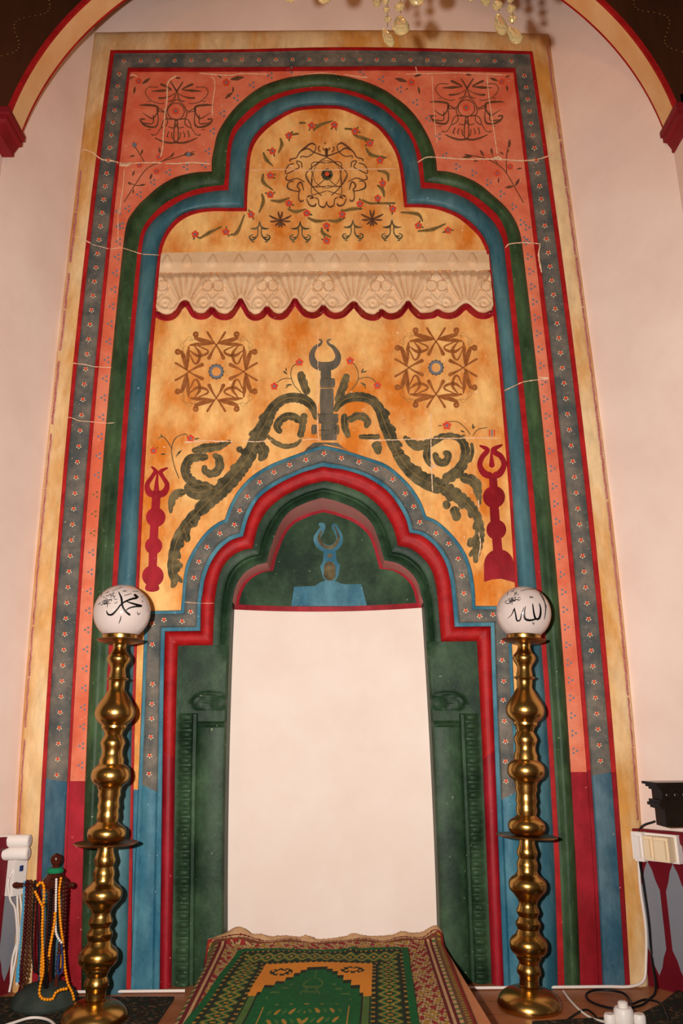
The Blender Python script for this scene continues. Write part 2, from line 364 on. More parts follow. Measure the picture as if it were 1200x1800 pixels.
# inner arch lines: left leg, left step, left lobe, left arch, right arch, right lobe, right step, right leg
def inner(legL, cl, ci, lobeL, archL, archR, lobeR, cri, crr, legR, nleg=110):
    f = vfit(legL, 1); g = vfit(legR, 1)
    return [vseg(f, YB, cl[1], nleg) + np.linspace(0, 1, nleg)[:, None]**8*(np.array(cl)-np.array((f(cl[1]), cl[1]))), resample([cl, ci], 20), spline([ci]+lobeL, 50), spline([lobeL[-1]]+archL, 50),
            spline([archL[-1]]+archR, 50), spline([archR[-1]]+lobeR+[cri], 50), resample([cri, crr], 20),
            vseg(g, crr[1], YB, nleg) + np.linspace(1, 0, nleg)[:, None]**8*(np.array(crr)-np.array((g(crr[1]), crr[1])))]
O1 = inner([(253,1160),(250,1200),(246,1300),(240,1400),(233,1600),(230,1730)], (254,1074), (317.5,1072.5),
           [(320,1045),(322,1020),(327,992),(340,965),(360,937),(380,920),(395,912.5)],
           [(400,897),(406,883),(420,860),(442,837),(470,819),(495,808),(530,795),(552,787),(568,782.5)],
           [(585,786),(605,791),(642,803),(678,816),(706,838),(726,860),(740,883),(749.5,907)],
           [(770,917),(795,940),(815,967),(827,995),(833,1025),(835,1048)], (835.5,1065), (897,1065),
           [(900,1160),(903,1200),(908,1300),(913,1400),(924,1600),(931,1730)])
O4 = inner([(289,1160),(288,1200),(285,1300),(283,1400),(282.5,1600),(281,1730)], (290,1110), (352,1109),
           [(353,1062),(356,1042),(360,1017),(370,990),(385,967),(405,950),(427,942.5)],
           [(431,927),(436,910),(448,885),(464,867),(492,849),(530,831),(550,825),(567,820)],
           [(585,823),(605,826),(642,838),(678,861),(698,885),(713,912),(719.5,936)],
           [(742,942),(765,961),(782,988),(790,1015),(794,1045)], (799,1102), (862,1101),
           [(863,1160),(865,1200),(868,1300),(872.5,1400),(876.5,1500),(880,1600),(885,1720)])
O5 = inner([(312,1160),(310,1200),(307,1300),(306,1400),(304,1600),(302,1730)], (313,1135), (374,1134),
           [(377,1060),(379,1045),(382,1025),(390,1000),(405,980),(425,968),(444,964)],
           [(449,942),(456,920),(472,895),(500,872),(537,854),(555,849),(571,845.5)],
           [(588,849),(605,854),(640,869),(668,892),(687,920),(694,938),(699,959)],
           [(722,965),(742,980),(757,1000),(765,1025),(769,1055)], (775,1128), (837.5,1127),
           [(839,1160),(843,1200),(847,1300),(852,1400),(855,1500),(858,1600),(863,1720)])
O6 = [None, None, spline([(404,1134),(405,1090),(409,1055),(410,1048),(417,1025),(430,1007),(450,994),(469,989)], 50),
      spline([(469,989),(475,965),(483,942),(495,916),(512,897),(537,884),(552,879),(566,875)], 50),
      spline([(566,875),(580,878),(594,882),(625,895),(650,916),(662,940),(668,960),(675,985)], 50),
      spline([(675,985),(700,991),(722,1007),(734,1025),(740,1048),(744,1060),(747,1090),(749,1128)], 50), None, None]
O2 = mix(O1, O4, 0.17); O3 = mix(O1, O4, 0.80)

# ------------------------------------------------------------------ the room shell
HT = 6.0
D_ARCH = 0.45; D_FACE = 0.58
XL = P(3, 290, D_ARCH).x; XR = P(1187, 290, D_ARCH).x
def corner_line(seg, up):
    pts = [zc(P(x, y, 0.0)) for x, y in seg]
    return pts
cl = [P(x, y, 0) for x, y in FR0[0]]; cl = [p for p in cl if p.z > 0.002]; cl.insert(0, Vector((cl[0].x, 0, 0))); cl.append(Vector((cl[-1].x+0.01, 0, HT)))
crr = [P(x, y, 0) for x, y in FR0[2]][::-1]; crr = [p for p in crr if p.z > 0.002]; crr.insert(0, Vector((crr[0].x, 0, 0))); crr.append(Vector((crr[-1].x, 0, HT)))
def side_wall(name, line, xf):
    mb = MB()
    rows = [[Vector((p.x + (xf-p.x)*t, -D_ARCH*t, p.z)) for t in (0, 0.25, 0.5, 0.75, 1)] for p in line]
    mb.grid(rows, 'plaster'); register(mb)
    o = mb.build(name); o['kind'] = 'structure'; return rows
rowsL = side_wall('wall_left', cl, XL)
rowsR = side_wall('wall_right', crr, XR)
mb = MB()
topline = [P(x, y, 0) for x, y in FR0[1]]
mb.grid([topline, [Vector((p.x, 0, HT)) for p in topline]], 'plaster'); register(mb)
struct(mb.build('wall_back'))
# arch in front of the recess
pa = [P(x, y, D_ARCH) for x, y in ((38,245),(82,150),(130,85),(215,0),(980,0),(1060,70),(1120,140),(1172,237))]
A_ = np.array([[2*p.x, 2*p.z, 1] for p in pa]); b_ = np.array([p.x**2+p.z**2 for p in pa])
cx, cz, c0 = np.linalg.lstsq(A_, b_, rcond=None)[0]; RA = math.sqrt(c0+cx*cx+cz*cz)
aL = math.atan2(pa[0].z-cz, pa[0].x-cx); aR = math.atan2(pa[-1].z-cz, pa[-1].x-cx)
angs = np.linspace(aL, aR, 96)
def arc(y, r, a): return Vector((cx+r*math.cos(a), y, cz+r*math.sin(a)))
mb = MB()
sof = [[arc(-D_ARCH - (D_FACE-D_ARCH)*t, RA + 0.0, a) for t in (0, 0.085, 0.9, 1.0)] for a in angs]
mb.grid(sof, lambda i, j: ('red_paint', 'cream_arch', 'red_paint')[j])
mb.grid([[arc(-D_ARCH, RA+0.0, a), arc(-D_ARCH, RA+0.5, a)] for a in angs], 'cream_arch')
struct(mb.build('trim_1'))
mb = MB()
face = [[arc(-D_FACE, RA, a), arc(-D_FACE, RA+0.02, a), arc(-D_FACE, RA+0.25, a), arc(-D_FACE, RA+0.7, a), arc(-D_FACE, RA+1.6, a)] for a in angs]
mb.grid(face, lambda i, j: 'red_paint' if j == 0 else 'brown_wood')
zl = sof[0][0].z; zr = sof[-1][0].z
for (x0, x1, z0) in ((XL-0.9, XL, zl), (XR, XR+0.9, zr)):
    mb.grid([[Vector((x0, -D_FACE, 0)), Vector((x1, -D_FACE, 0))], [Vector((x0, -D_FACE, z0+0.1)), Vector((x1, -D_FACE, z0+0.1))]], 'dado_grey' if x0 > 0 else 'brown_wood')
xs = XL if True else 0
mb.grid([[Vector((XL, -D_FACE, 0)), Vector((XL, -D_ARCH, 0))], [Vector((XL, -D_FACE, zl+.1)), Vector((XL, -D_ARCH, zl+.1))]], 'plaster')
mb.grid([[Vector((XR, -D_FACE, 0)), Vector((XR, -D_ARCH, 0))], [Vector((XR, -D_FACE, zr+.1)), Vector((XR, -D_ARCH, zr+.1))]], 'plaster')
# strings of tiny pale dots painted on the brown face
for sgn, a0, a1 in ((1, aL-0.12, aL-0.75), (1, aR+0.12, aR+0.75)):
    for k in range(60):
        t = k/59; a = a0+(a1-a0)*t; rr = RA + 0.15 + 0.045*math.sin(t*26)
        c = arc(-D_FACE-0.0015, rr, a)
        mb.face([c+Vector((0.0035*math.cos(q*PI/3), 0, 0.0035*math.sin(q*PI/3))) for q in range(6)], 'olive_ink')
struct(mb.build('wall_front'))
def impost(x0, x1, z, name):
    mb = MB()
    prof = [(0.0, 0.0), (0.0, -0.03), (0.012, -0.034), (0.012, -0.06), (0.03, -0.07), (0.05, -0.11), (0.05, -0.13)]
    s = 1 if x1 > x0 else -1
    rows = []
    for e, dz in prof[::-1]:
        w = 0.05 - e
        xi = x1 - s*e*0.6
        rows.append([Vector((x0, -D_FACE-0.03+e*0.5, z+dz)), Vector((xi, -D_FACE-0.03+e*0.5, z+dz)), Vector((xi, -D_ARCH+0.02-e*0.5, z+dz)), Vector((x0, -D_ARCH+0.02-e*0.5, z+dz))])
    mb.grid(rows, 'impost_red', True)
    mb.face(rows[0][::-1], 'impost_red'); mb.face(rows[-1], 'impost_red')
    return struct(mb.build(name, smooth=20))
impost(XL-0.5, sof[0][0].x+0.012, zl+0.03, 'trim_2')
impost(XR+0.5, sof[-1][0].x-0.012, zr+0.03, 'trim_3')
# floor
mb = MB()
mb.grid([[Vector((x, y, 0)) for x in np.linspace(-3, 3, 13)] for y in np.linspace(-5.2, 0.35, 8)], 'floor_wood')
for k in range(9):
    y = -0.05 - 0.14*k
    mb.box((0, y, 0.0), (6, 0.0016, 0.0006), 'rug_brown')
struct(mb.build('floor'))

# painted wooden dado on the two side walls
DADO = 0.555
def dado(name, line, xf, side):
    mb = MB(); p0 = Vector((line[0].x, 0, 0)); p1 = Vector((xf, -D_ARCH, 0))
    nrm = Vector((p1.y-p0.y, -(p1.x-p0.x), 0)).normalized()
    if nrm.x * side > 0: nrm = -nrm
    zs = [0, 0.02, DADO-0.05, DADO-0.04, DADO-0.02, DADO]; th = [0.02, 0.02, 0.02, 0.032, 0.034, 0.03]
    rows = []
    for z, t in zip(zs, th):
        rows.append([p0+(p1-p0)*0.02+Vector((0, 0, z)), p0+(p1-p0)*0.02+nrm*t+Vector((0, 0, z)), p1+nrm*t+Vector((0, 0, z)), p1+Vector((0, 0, z))])
    mb.grid(rows, 'dado_red'); mb.face(rows[-1], 'dado_red')
    n = 5
    for k in range(n):
        a, b = (0.04+0.19*k), (0.04+0.19*k+0.145)
        sh = []
        for (u, z) in [(0.5, 0.045), (0.7, 0.075), (0.82, 0.11), (1, 0.14), (1, 0.34), (0.82, 0.375), (0.7, 0.41), (0.5, 0.44)]: sh.append((u, z))
        sh += [(1-u, z) for u, z in sh[-2:0:-1]]
        base = [p0 + (p1-p0)*(a+(b-a)*u) + nrm*0.0215 + Vector((0, 0, z)) for u, z in sh]
        c = sum(base, Vector())/len(base)
        bb = len(mb.v)
        for i in range(len(base)):
            mb.face([base[i], base[(i+1) % len(base)], c], 'dado_grey')
    register(mb)
    return struct(mb.build(name, smooth=20))
dado('trim_4', cl, XL, -1)
dado('trim_5', crr, XR, 1)

# ------------------------------------------------------------------ the mihrab
mih = thing('mihrab', 'tall painted mihrab with trefoil arches, striped borders and a cream niche', 'mihrab', P(585, 1735, 0.0))
mih.location.z = 0
def mpart(mb, name, smooth=40, reg=True, parent=None):
    if reg: register(mb)
    return mb.build(name, parent or mih, smooth)
YL, YR = 1373, 1357
def low(up, dn): return lambda x, y: (dn if y > (YL if x < 600 else YR) else up)
mb = MB(); band(mb, FR0, FR1, [(0, 0.0), (.05, .018), (.16, .028), (.5, .033), (.85, .034), (1, .034)], 'yellow_stone'); mpart(mb, 'stone_border')
mb = MB(); band(mb, FR1, FR2, [(0, .034), (.15, .039), (.9, .039), (1, .036)], low('red_paint', 'dark_red')); mpart(mb, 'red_fillet')
mb = MB(); band(mb, FR2, FR3, [(0, .036), (.08, .030), (.3, .033), (.5, .034), (.7, .033), (.92, .030), (1, .035)], low('grey_paint', 'blue_dado')); grey = mpart(mb, 'flowered_band')
mb = MB(); band(mb, FR3, FR4, [(0, .035), (.1, .038), (.85, .038), (1, .028)], low('red_paint', 'dark_red')); mpart(mb, 'red_fillet')
# pink field (flat) between the inner red fillet and the green moulding
mb = MB()
ya = YL; yb = YR
outer = [p for p in FR4[0] if p[1] <= ya] ; outer = np.vstack([[(l4(ya), ya)], np.array(outer), FR4[1], np.array([p for p in FR4[2] if p[1] <= yb]), [(r4(yb), yb)]])
inn = np.vstack([[(l5(ya), ya)], np.array([p for p in TA[0] if p[1] <= ya]), TA[1], TA[2], TA[3], np.array([p for p in TA[4] if p[1] <= yb]), [(r5(yb), yb)]])
ring = np.vstack([outer, inn[::-1]])
def dedupe(a):
    out = [a[0]]
    for p in a[1:]:
        if np.hypot(*(p-out[-1])) > 0.3: out.append(p)
    if np.hypot(*(out[0]-out[-1])) < 0.3: out.pop()
    return out
mb.poly([P(x, y, .028) for x, y in dedupe(ring)], 'pink_paint')
for f4, f5, y0 in ((l4, l5, ya), (r4, r5, yb)):
    mb.grid([[zc(P(f4(y), y, .028)), zc(P(f5(y), y, .028))] for y in np.linspace(y0, YB, 30)], 'dark_red')
pink = mpart(mb, 'pink_field')
mb = MB(); band(mb, TA, TB, [(0, .028), (.06, .036), (.18, .046), (.32, .052), (.46, .053), (.6, .049), (.78, .041), (.92, .036), (1, .036)], 'green_paint'); mpart(mb, 'green_moulding')
mb = MB(); band(mb, TB, TC, [(0, .036), (1, .036)], 'red_paint'); mpart(mb, 'red_fillet')
mb = MB(); band(mb, TC, TD, [(0, .036), (.08, .048), (.2, .057), (.35, .063), (.5, .065), (.65, .063), (.8, .057), (.92, .047), (1, .034)], 'blue_paint'); mpart(mb, 'blue_moulding')
mb = MB(); band(mb, TD, TE, [(0, .034), (.82, .034), (1, .026)], 'red_paint'); mpart(mb, 'red_fillet')
# ochre panel
mb = MB(); yo = 1388
up = np.vstack([[(l9(yo), yo)], np.array([p for p in TE[0] if p[1] < yo]), TE[1], TE[2], TE[3], np.array([p for p in TE[4] if p[1] < yo]), [(r9(yo), yo)]])
o1l = np.array([p for p in O1[0] if p[1] < yo]); o1r = np.array([p for p in O1[7] if p[1] < yo])
dn = np.vstack([[(O1[0][np.argmin(abs(O1[0][:, 1]-yo))][0], yo)], o1l, O1[1], O1[2], O1[3], O1[4], O1[5], O1[6], o1r, [(O1[7][np.argmin(abs(O1[7][:, 1]-yo))][0], yo)]])
mb.poly([P(x, y, .026) for x, y in dedupe(np.vstack([up, dn[::-1]]))], 'ochre')
mleg = vfit([(p[0], p[1]) for p in O1[0] if p[1] > 1200], 1); nleg = vfit([(p[0], p[1]) for p in O1[7] if p[1] > 1200], 1)
for f9, fo in ((l9, mleg), (r9, nleg)):
    mb.grid([[zc(P(f9(y), y, .026)), zc(P(fo(y), y, .026))] for y in np.linspace(yo, YB, 30)], 'bright_blue')
ochre = mpart(mb, 'ochre_panel')
# inner arch mouldings
mb = MB(); band(mb, O1, O2, [(0, .026), (.2, .034), (.9, .034), (1, .032)], 'bright_blue'); mpart(mb, 'blue_fillet')
mb = MB(); band(mb, O2, O3, [(0, .032), (.12, .027), (.4, .029), (.7, .026), (.9, .022), (1, .028)], lambda x, y: 'bright_blue' if y > (1384 if x < 600 else 1401) else 'grey_paint'); mpart(mb, 'flowered_band')
mb = MB(); band(mb, O3, O4, [(0, .028), (.1, .031), (.85, .031), (1, .028)], 'bright_blue'); mpart(mb, 'blue_fillet')
mb = MB(); band(mb, O4, O5, [(0, .028), (.06, .012), (.2, .000), (.38, -.006), (.55, -.006), (.72, -.010), (.88, -.02), (1, -.034)], lambda x, y: 'red_paint' if y < 1330 else 'dark_red'); mpart(mb, 'red_moulding')
mb = MB(); band(mb, O5[2:6], O6[2:6], [(0, -.034), (.25, -.034), (.42, -.040), (.52, -.054), (.62, -.058), (.72, -.052), (.9, -.050), (1, -.050)], 'deep_green'); mpart(mb, 'green_arch')

# recess: soffit, tympanum, niche wall
nl = vfit([(404,1134),(399,1225),(397,1350),(394.5,1500),(394,1640),(394,1740)], 2)
nr = vfit([(749,1128),(757,1265),(763,1380),(768,1500),(773,1640),(776,1740)], 2)
DF = 0.050
front = [P(x, y, -DF) for s in O6[2:6] for x, y in s]
XA, XB = front[0].x, front[-1].x
def nd(x):
    u = min(1, max(0, (x-XA)/(XB-XA))); return 0.155 + 0.085*(1-(2*u-1)**2)
back = [Vector((p.x, nd(p.x), p.z)) for p in front]
mb = MB()
sel = [i for i in range(len(front)) if 1062 > np.vstack(O6[2:6])[i][1]]
mb.grid([[front[i] + (back[i]-front[i])*t for t in (0, 0.5, 1)] for i in sel], 'soffit_pink'); mpart(mb, 'arch_soffit')
ZT = P(570, 1070, -0.24).z
mb = MB(); cols = []
for i in sel:
    p = back[i]
    cols.append([Vector((p.x, p.y, ZT + (max(p.z, ZT+.001)-ZT)*t)) for t in np.linspace(0, 1, 14)])
mb.grid(cols, 'deep_green'); tymp = mpart(mb, 'tympanum')
mb = MB(); zs_l = [P(nl(y), y, -DF) for y in np.linspace(1050, 1752, 40)]; zs_r = [P(nr(y), y, -DF) for y in np.linspace(1050, 1752, 40)]
rows = []
for a, b in zip(zs_l, zs_r):
    z = (a.z+b.z)/2
    if z > ZT: z = ZT
    rows.append([Vector((a.x+(b.x-a.x)*u, nd(XA+(XB-XA)*u), z)) for u in np.linspace(0, 1, 33)])
mb.grid(rows, 'niche_plaster'); mpart(mb, 'niche_wall')
for zs_ in (zs_l, zs_r):
    mb = MB(); mb.grid([[p, Vector((p.x, nd(XA), p.z))] for p in zs_], 'deep_green'); mpart(mb, 'niche_reveal')

# carved green jambs
def jamb(fo, fi, y0, name, mirror):
    mb = MB(); rows = []
    ys = np.linspace(y0, YB, 400)
    us = [0, .03, .06, .09, .12, .16, .20, .24, .28, .31, .34, .37, .40, .43, .46, .5, .6, .7, .8, .9, .95, 1]
    for y in ys:
        r = []
        for u in us:
            d = -.034
            k = max(0.0, 1-((u-.20)/.115)**2)**.5 if abs(u-.20) < .115 else 0
            if y > 1255:
                ph = ((y-1255) % 15.2)/15.2
                d += k*(0.004 + 0.011*(max(0, math.sin(PI*min(1, ph*1.3)))**.5 if ph < 0.77 else 0))
                if .33 < u < .41: d -= 0.010
            if y > 1276 and u > .43:
                d += 0.010*(max(0.0, 1-((u-.70)/.27)**2))**.5 if abs(u-.70) < .27 else 0
            if 1268 < y < 1278 and .40 < u < .97: d += 0.014*math.sin(PI*(y-1268)/10)
            if 1175 < y < 1250 and .25 < u:       # curled capital above the colonnette
                for (cu, cy, rad) in ((.45, 1236, 13), (.83, 1236, 13)):
                    q = math.hypot((u-cu)*92, y-cy)/rad
                    if q < 1: d += 0.012*math.sqrt(1-q*q)
                q = abs(math.hypot((u-.64)*92*.75, (y-1242))-24)
                if q < 4 and y < 1238: d += 0.008*(1-q/4)
            if u > .66 and y < y0+30: d += float(np.interp((u-.66)/.34, [0,.25,.42,.52,.62,.72,.9,1], [0,0,-.006,-.020,-.024,-.018,-.016,-.016]))*(1-(y-y0)/30)**1.5
            if u >= .95: d = d + (-DF-d)*(u-.95)/.05
            r.append(zc(P(fo(y)+(fi(y)-fo(y))*u, y, d)))
        rows.append(r)
    mb.grid(rows, 'deep_green'); return mpart(mb, name)
o5l = lambda y: float(np.interp(y, O5[0][::-1, 1], O5[0][::-1, 0])); o5r = lambda y: float(np.interp(y, O5[7][:, 1], O5[7][:, 0]))
jamb(o5l, nl, 1134.6, 'carved_jamb', 1)
jamb(o5r, nr, 1127.6, 'carved_jamb', -1)

# ------------------------------------------------------------------ carved valance across the ochre panel
topv = [(283,444.5),(430,441.5),(570,440.5),(720,439),(858,440)]
botv = [(274,541),(279,548),(290,552),(300,551),(308,546),(316,534),(325,527),(333,533),(341,546),(353,550),(364,547),(372,538.5),(381,547),(395,551),(406,547),(414,535),(423,523.5),(431,535),(438,547),(448,552),(460,548),(469,537.5),(477,546),(488,550.5),(499,548),(508,537),(518,523.5),(528,535),(537,545),(550,548),(560,544),(568,535.5),(576,544),(588,549),(602,546),(611,538),(622,529),(632,539),(641,548),(655,552),(664,549),(670,542.5),(678,548),(689,550),(701,546),(709,537),(717.5,528),(726,538),(737,548.5),(750,549),(762,547),(769,542.5),(777,547),(790,549),(802,545),(811,537),(820,532.5),(829,540),(839,547),(851,549),(862,545),(867,537)]
XN = 560; RNn = 84
bx = spline(botv, XN); tx = spline(topv, XN)
peaks = [325, 423, 518, 622, 717.5, 820]; cusps = [274, 372, 469, 568, 670, 769, 866]
drops = [288, 324, 370, 417, 459, 502, 543, 589, 641, 693, 744, 800, 835]
def bump(q): return math.sqrt(1-q*q) if q < 1 else 0.0
HAS_V = None
def vh(x, y, sb):
    """relief of the carving in metres; sb = distance above the scalloped rim in px"""
    ys = 480 - (x-283)*0.008
    h = 0.0
    h += 0.032*min(1, max(0, (y-442)/20))*0.5 + 0.020*max(0, min(1, (y-ys)/8)) + 0.016*max(0, min(1, (y-ys)/65))
    if y < ys-4:
        for dx in drops:
            if abs(x-dx) < 11:
                yy = y-(461-(x-283)*0.006); w = 9.5 if yy > 0 else max(0.5, 9.5*math.sqrt(max(0, 1-(yy/13.5)**2))*(1+yy/26))
                q = math.hypot((x-dx)/w, yy/9.0 if yy > 0 else 0)
                if yy > -13.4: h += 0.012*bump(q)
        return h
    if y < ys: return h
    b0 = h
    for pk in peaks:
        dx = x-pk; dy = (y-(548))
        if abs(dx) < 46 and dy < -22:
            ang = math.atan2(dx, -dy); R = math.hypot(dx, dy)
            if abs(ang) < 0.60 and sb > 10:
                rb = ang/0.2; fr = rb-math.floor(rb)-0.0
                h += 0.009*abs(math.sin(PI*(fr)))**0.6
                e = 66 - R + 4*abs(math.sin(PI*fr))
                if e < 5: h -= 0.006*(5-e)/5
    for cp in cusps:
        dx = x-cp; dy = y-(509)
        if abs(dx) < 24:                          # heart
            for s in (-1, 1):
                q = math.hypot((dx-s*9.5)/11.5, (dy+6)/11); 
                if q < 1.05: h += 0.007*(1-abs(q-0.82)/0.22) if abs(q-0.82) < .22 else (0.003 if q < .6 else 0)
            if dy > 0 and dy < 20 and abs(abs(dx)-(20-dy)*0.9) < 3: h += 0.005
            # small bud above
            q = math.hypot(dx/13, (y-(ys+9))/8); h += 0.006*bump(q)
        for s in (-1, 1):                         # volutes
            q = math.hypot((dx-s*15)/13.5, (y-534)/13.5)
            if q < 1: h += 0.006*(0.55+0.45*math.cos(q*9.5)) 
    if sb < 10: h += 0.007*bump(abs(sb-5.5)/5.5)
    return b0 + (h-b0)*1.7
mb = MB(); rows = []
for i in range(XN):
    b = bx[i]; t = np.array([0, 0.0]); x0 = np.interp(i/(XN-1), [0, 1], [0, 1])
    tp = tx[i]; r = []
    # keep columns vertical in the carving: pull the top point to the rim point's column with the panel's taper
    xt = b[0] + (np.interp(b[0], [274, 867], [9, -9]))
    ytop = np.interp(xt, [p[0] for p in topv], [p[1] for p in topv])
    for j in range(RNn):
        s = j/(RNn-1); x = xt+(b[0]-xt)*s; y = ytop+(b[1]-ytop)*s
        d = .030 + vh(b[0]+(x-b[0])*0.3, y, b[1]-y)
        r.append(P(x, y, d))
    pr = P(b[0], b[1]+0.5, .028)
    r.append(Vector((r[-1].x, pr.y, r[-1].z)))        # underside back to the panel
    r.insert(0, Vector((r[0].x, P(xt, ytop, .026).y, r[0].z)))
    rows.append(r)
mb.grid(rows, 'valance_stone')
for e in (0, -1):
    mb.grid([[rows[e][k], Vector((rows[e][k].x, -.026, rows[e][k].z))] for k in range(len(rows[e]))], 'valance_stone')
valance = mpart(mb, 'carved_valance', 50, parent=mih)

# ------------------------------------------------------------------ motifs laid on the finished surfaces
BVH = BVHTree.FromPolygons(TRI_V, TRI_F)
def surf(px, py, off=0.0012):
    r = ray(px, py); h, n, i, t = BVH.ray_cast(CAM, r)
    if h is None: return None
    if n.dot(r) > 0: n = -n
    return h + n*off
def ribbon(mb, pts, ws, mat, off=0.0012, n=None, lump=0.0, lsize=7.0, proj=None, cap=True):
    proj = proj or (lambda x, y: surf(x, y, off))
    L = sum(math.hypot(pts[i+1][0]-pts[i][0], pts[i+1][1]-pts[i][1]) for i in range(len(pts)-1))
    if not hasattr(ws, '__len__'): ws = [ws]*len(pts)
    n = n or max(7, int(L/(1.1 if lump else 1.8))+3)
    p, w = spline_w(pts, ws, n)
    t = np.gradient(p, axis=0); t /= np.maximum(1e-6, np.hypot(t[:, 0], t[:, 1]))[:, None]
    nr_ = np.c_[-t[:, 1], t[:, 0]]; rows = []
    s = np.linspace(0, L, n); ph = random.random()*6
    for i in range(n):
        hw = w[i]/2; a = b = hw
        if lump: a = hw*(1+lump*(abs(math.sin(s[i]/lsize*PI+ph+.8*math.sin(s[i]*.11)))**.6-.75)); b = hw*(1+lump*.35*(abs(math.sin(s[i]/lsize*PI*.6+ph+1.2))-.6))
        if cap:
            e = min(s[i], L-s[i]); rr_ = min(hw, L*.5)
            if e < rr_: k_ = math.sqrt(max(0.02, 1-(1-e/rr_)**2)); a *= k_; b *= k_
        m = 3 if w[i] < 12 else 5
        rr = [proj(*(p[i] + nr_[i]*(-a+(a+b)*k/4))) for k in range(5)]
        if any(q is None for q in rr):
            if len(rows) > 1: mb.grid(rows, mat)
            rows = []; continue
        rows.append(rr)
    if len(rows) > 1: mb.grid(rows, mat)
def disc(mb, x, y, r, mat, off=0.0014, n=10, sy=1.0, proj=None):
    proj = proj or (lambda a, b: surf(a, b, off))
    pts = [proj(x+r*math.cos(2*PI*k/n), y+r*sy*math.sin(2*PI*k/n)) for k in range(n)]
    if any(q is None for q in pts): return
    mb.face(pts, mat)
def ringm(mb, x, y, r, w, mat, off=0.0014, n=20):
    ribbon(mb, [(x+r*math.cos(2*PI*k/n), y+r*math.sin(2*PI*k/n)) for k in range(n+1)], w, mat, off, n=n+1, cap=False)
def fill(mb, pts, mat, off=0.0012):
    q = [surf(x, y, off) for x, y in pts]
    if any(p is None for p in q): return
    mb.poly(q, mat)
def C(o, s, pts): return [(o[0]+x/s, o[1]+y/s) for x, y in pts]
def flower(mb, x, y, r=5.2, petal='flower_red', centre='dot_blue', off=0.0016):
    for k in range(5):
        a = 2*PI*k/5 - PI/2
        disc(mb, x+r*.62*math.cos(a), y+r*.62*math.sin(a), r*.46, petal, off, 7)
    disc(mb, x, y, r*.34, centre, off+.0006, 7)
def leaf(mb, x, y, ang, ln, w, mat):
    ribbon(mb, [(x, y), (x+ln*.5*math.cos(ang), y+ln*.5*math.sin(ang)), (x+ln*math.cos(ang), y+ln*math.sin(ang))], [w*.3, w, w*.15], mat)

# rosettes of the flowered bands
mb = MB()
def rosette(x, y, r=5.0):
    for k in range(5):
        a = PI/2 + (k-2)*0.62*1.0 + PI*0 if False else 2*PI*k/5 + PI/2
        disc(mb, x+r*.78*math.cos(a), y+r*.66*math.sin(a)+.8, r*.27, 'petal_cream', .0012, 6)
    disc(mb, x, y-0.3, r*.56, 'flower_red', .0022, 6)
    disc(mb, x-.3, y-r*.65, r*.28, 'dark_ink', .0016, 6)
y = 130.0
while y < 1362:
    rosette((l2(y)+l3(y))/2, y, 4.6 if y > 250 else 4.0); y += 21 + 6.5*min(1, max(0, (y-130)/600))
y = 133.0
while y < 1345:
    rosette((r2(y)+r3(y))/2, y, 4.8 if y > 250 else 4.2); y += 20.5 + 7.2*min(1, max(0, (y-130)/600))
for k in range(24): rosette(218 + 29.6*k, 107.5 - 3.2*math.sin(PI*k/23), 3.8)
mb.build('painted_flowers', grey, 0)
mb = MB(); gb2 = [o for o in mih.children if o.name.startswith('flowered_band')][-1]
ins = C((230,750), 4, [(1115,268),(1005,320),(905,390),(818,490),(765,590),(727,688),(625,750),(535,845),(477,948),(443,1062)]) + C((430,750), 4, [(557,188),(430,232),(680,220),(803,248),(922,300),(1040,370),(1128,470),(1188,560)]) + \
      C((630,750), 4, [(430,670),(545,748),(633,822),(700,927),(727,1047)]) + C((720,960), 6, [(570,495),(590,680),(735,735),(875,720)]) + C((230,960), 6, [(630,690),(540,790),(350,775),(225,815),(225,1035)]) + \
      [(268,1202),(267,1237),(266.5,1263),(265,1295),(263,1328),(262,1360)] + [(883,1128),(882,1160),(885,1197),(884,1230),(886,1267),(888,1303),(888,1338),(889,1373)]
for x, y in ins: rosette(x, y, 4.8)
mb.build('painted_flowers', gb2, 0)

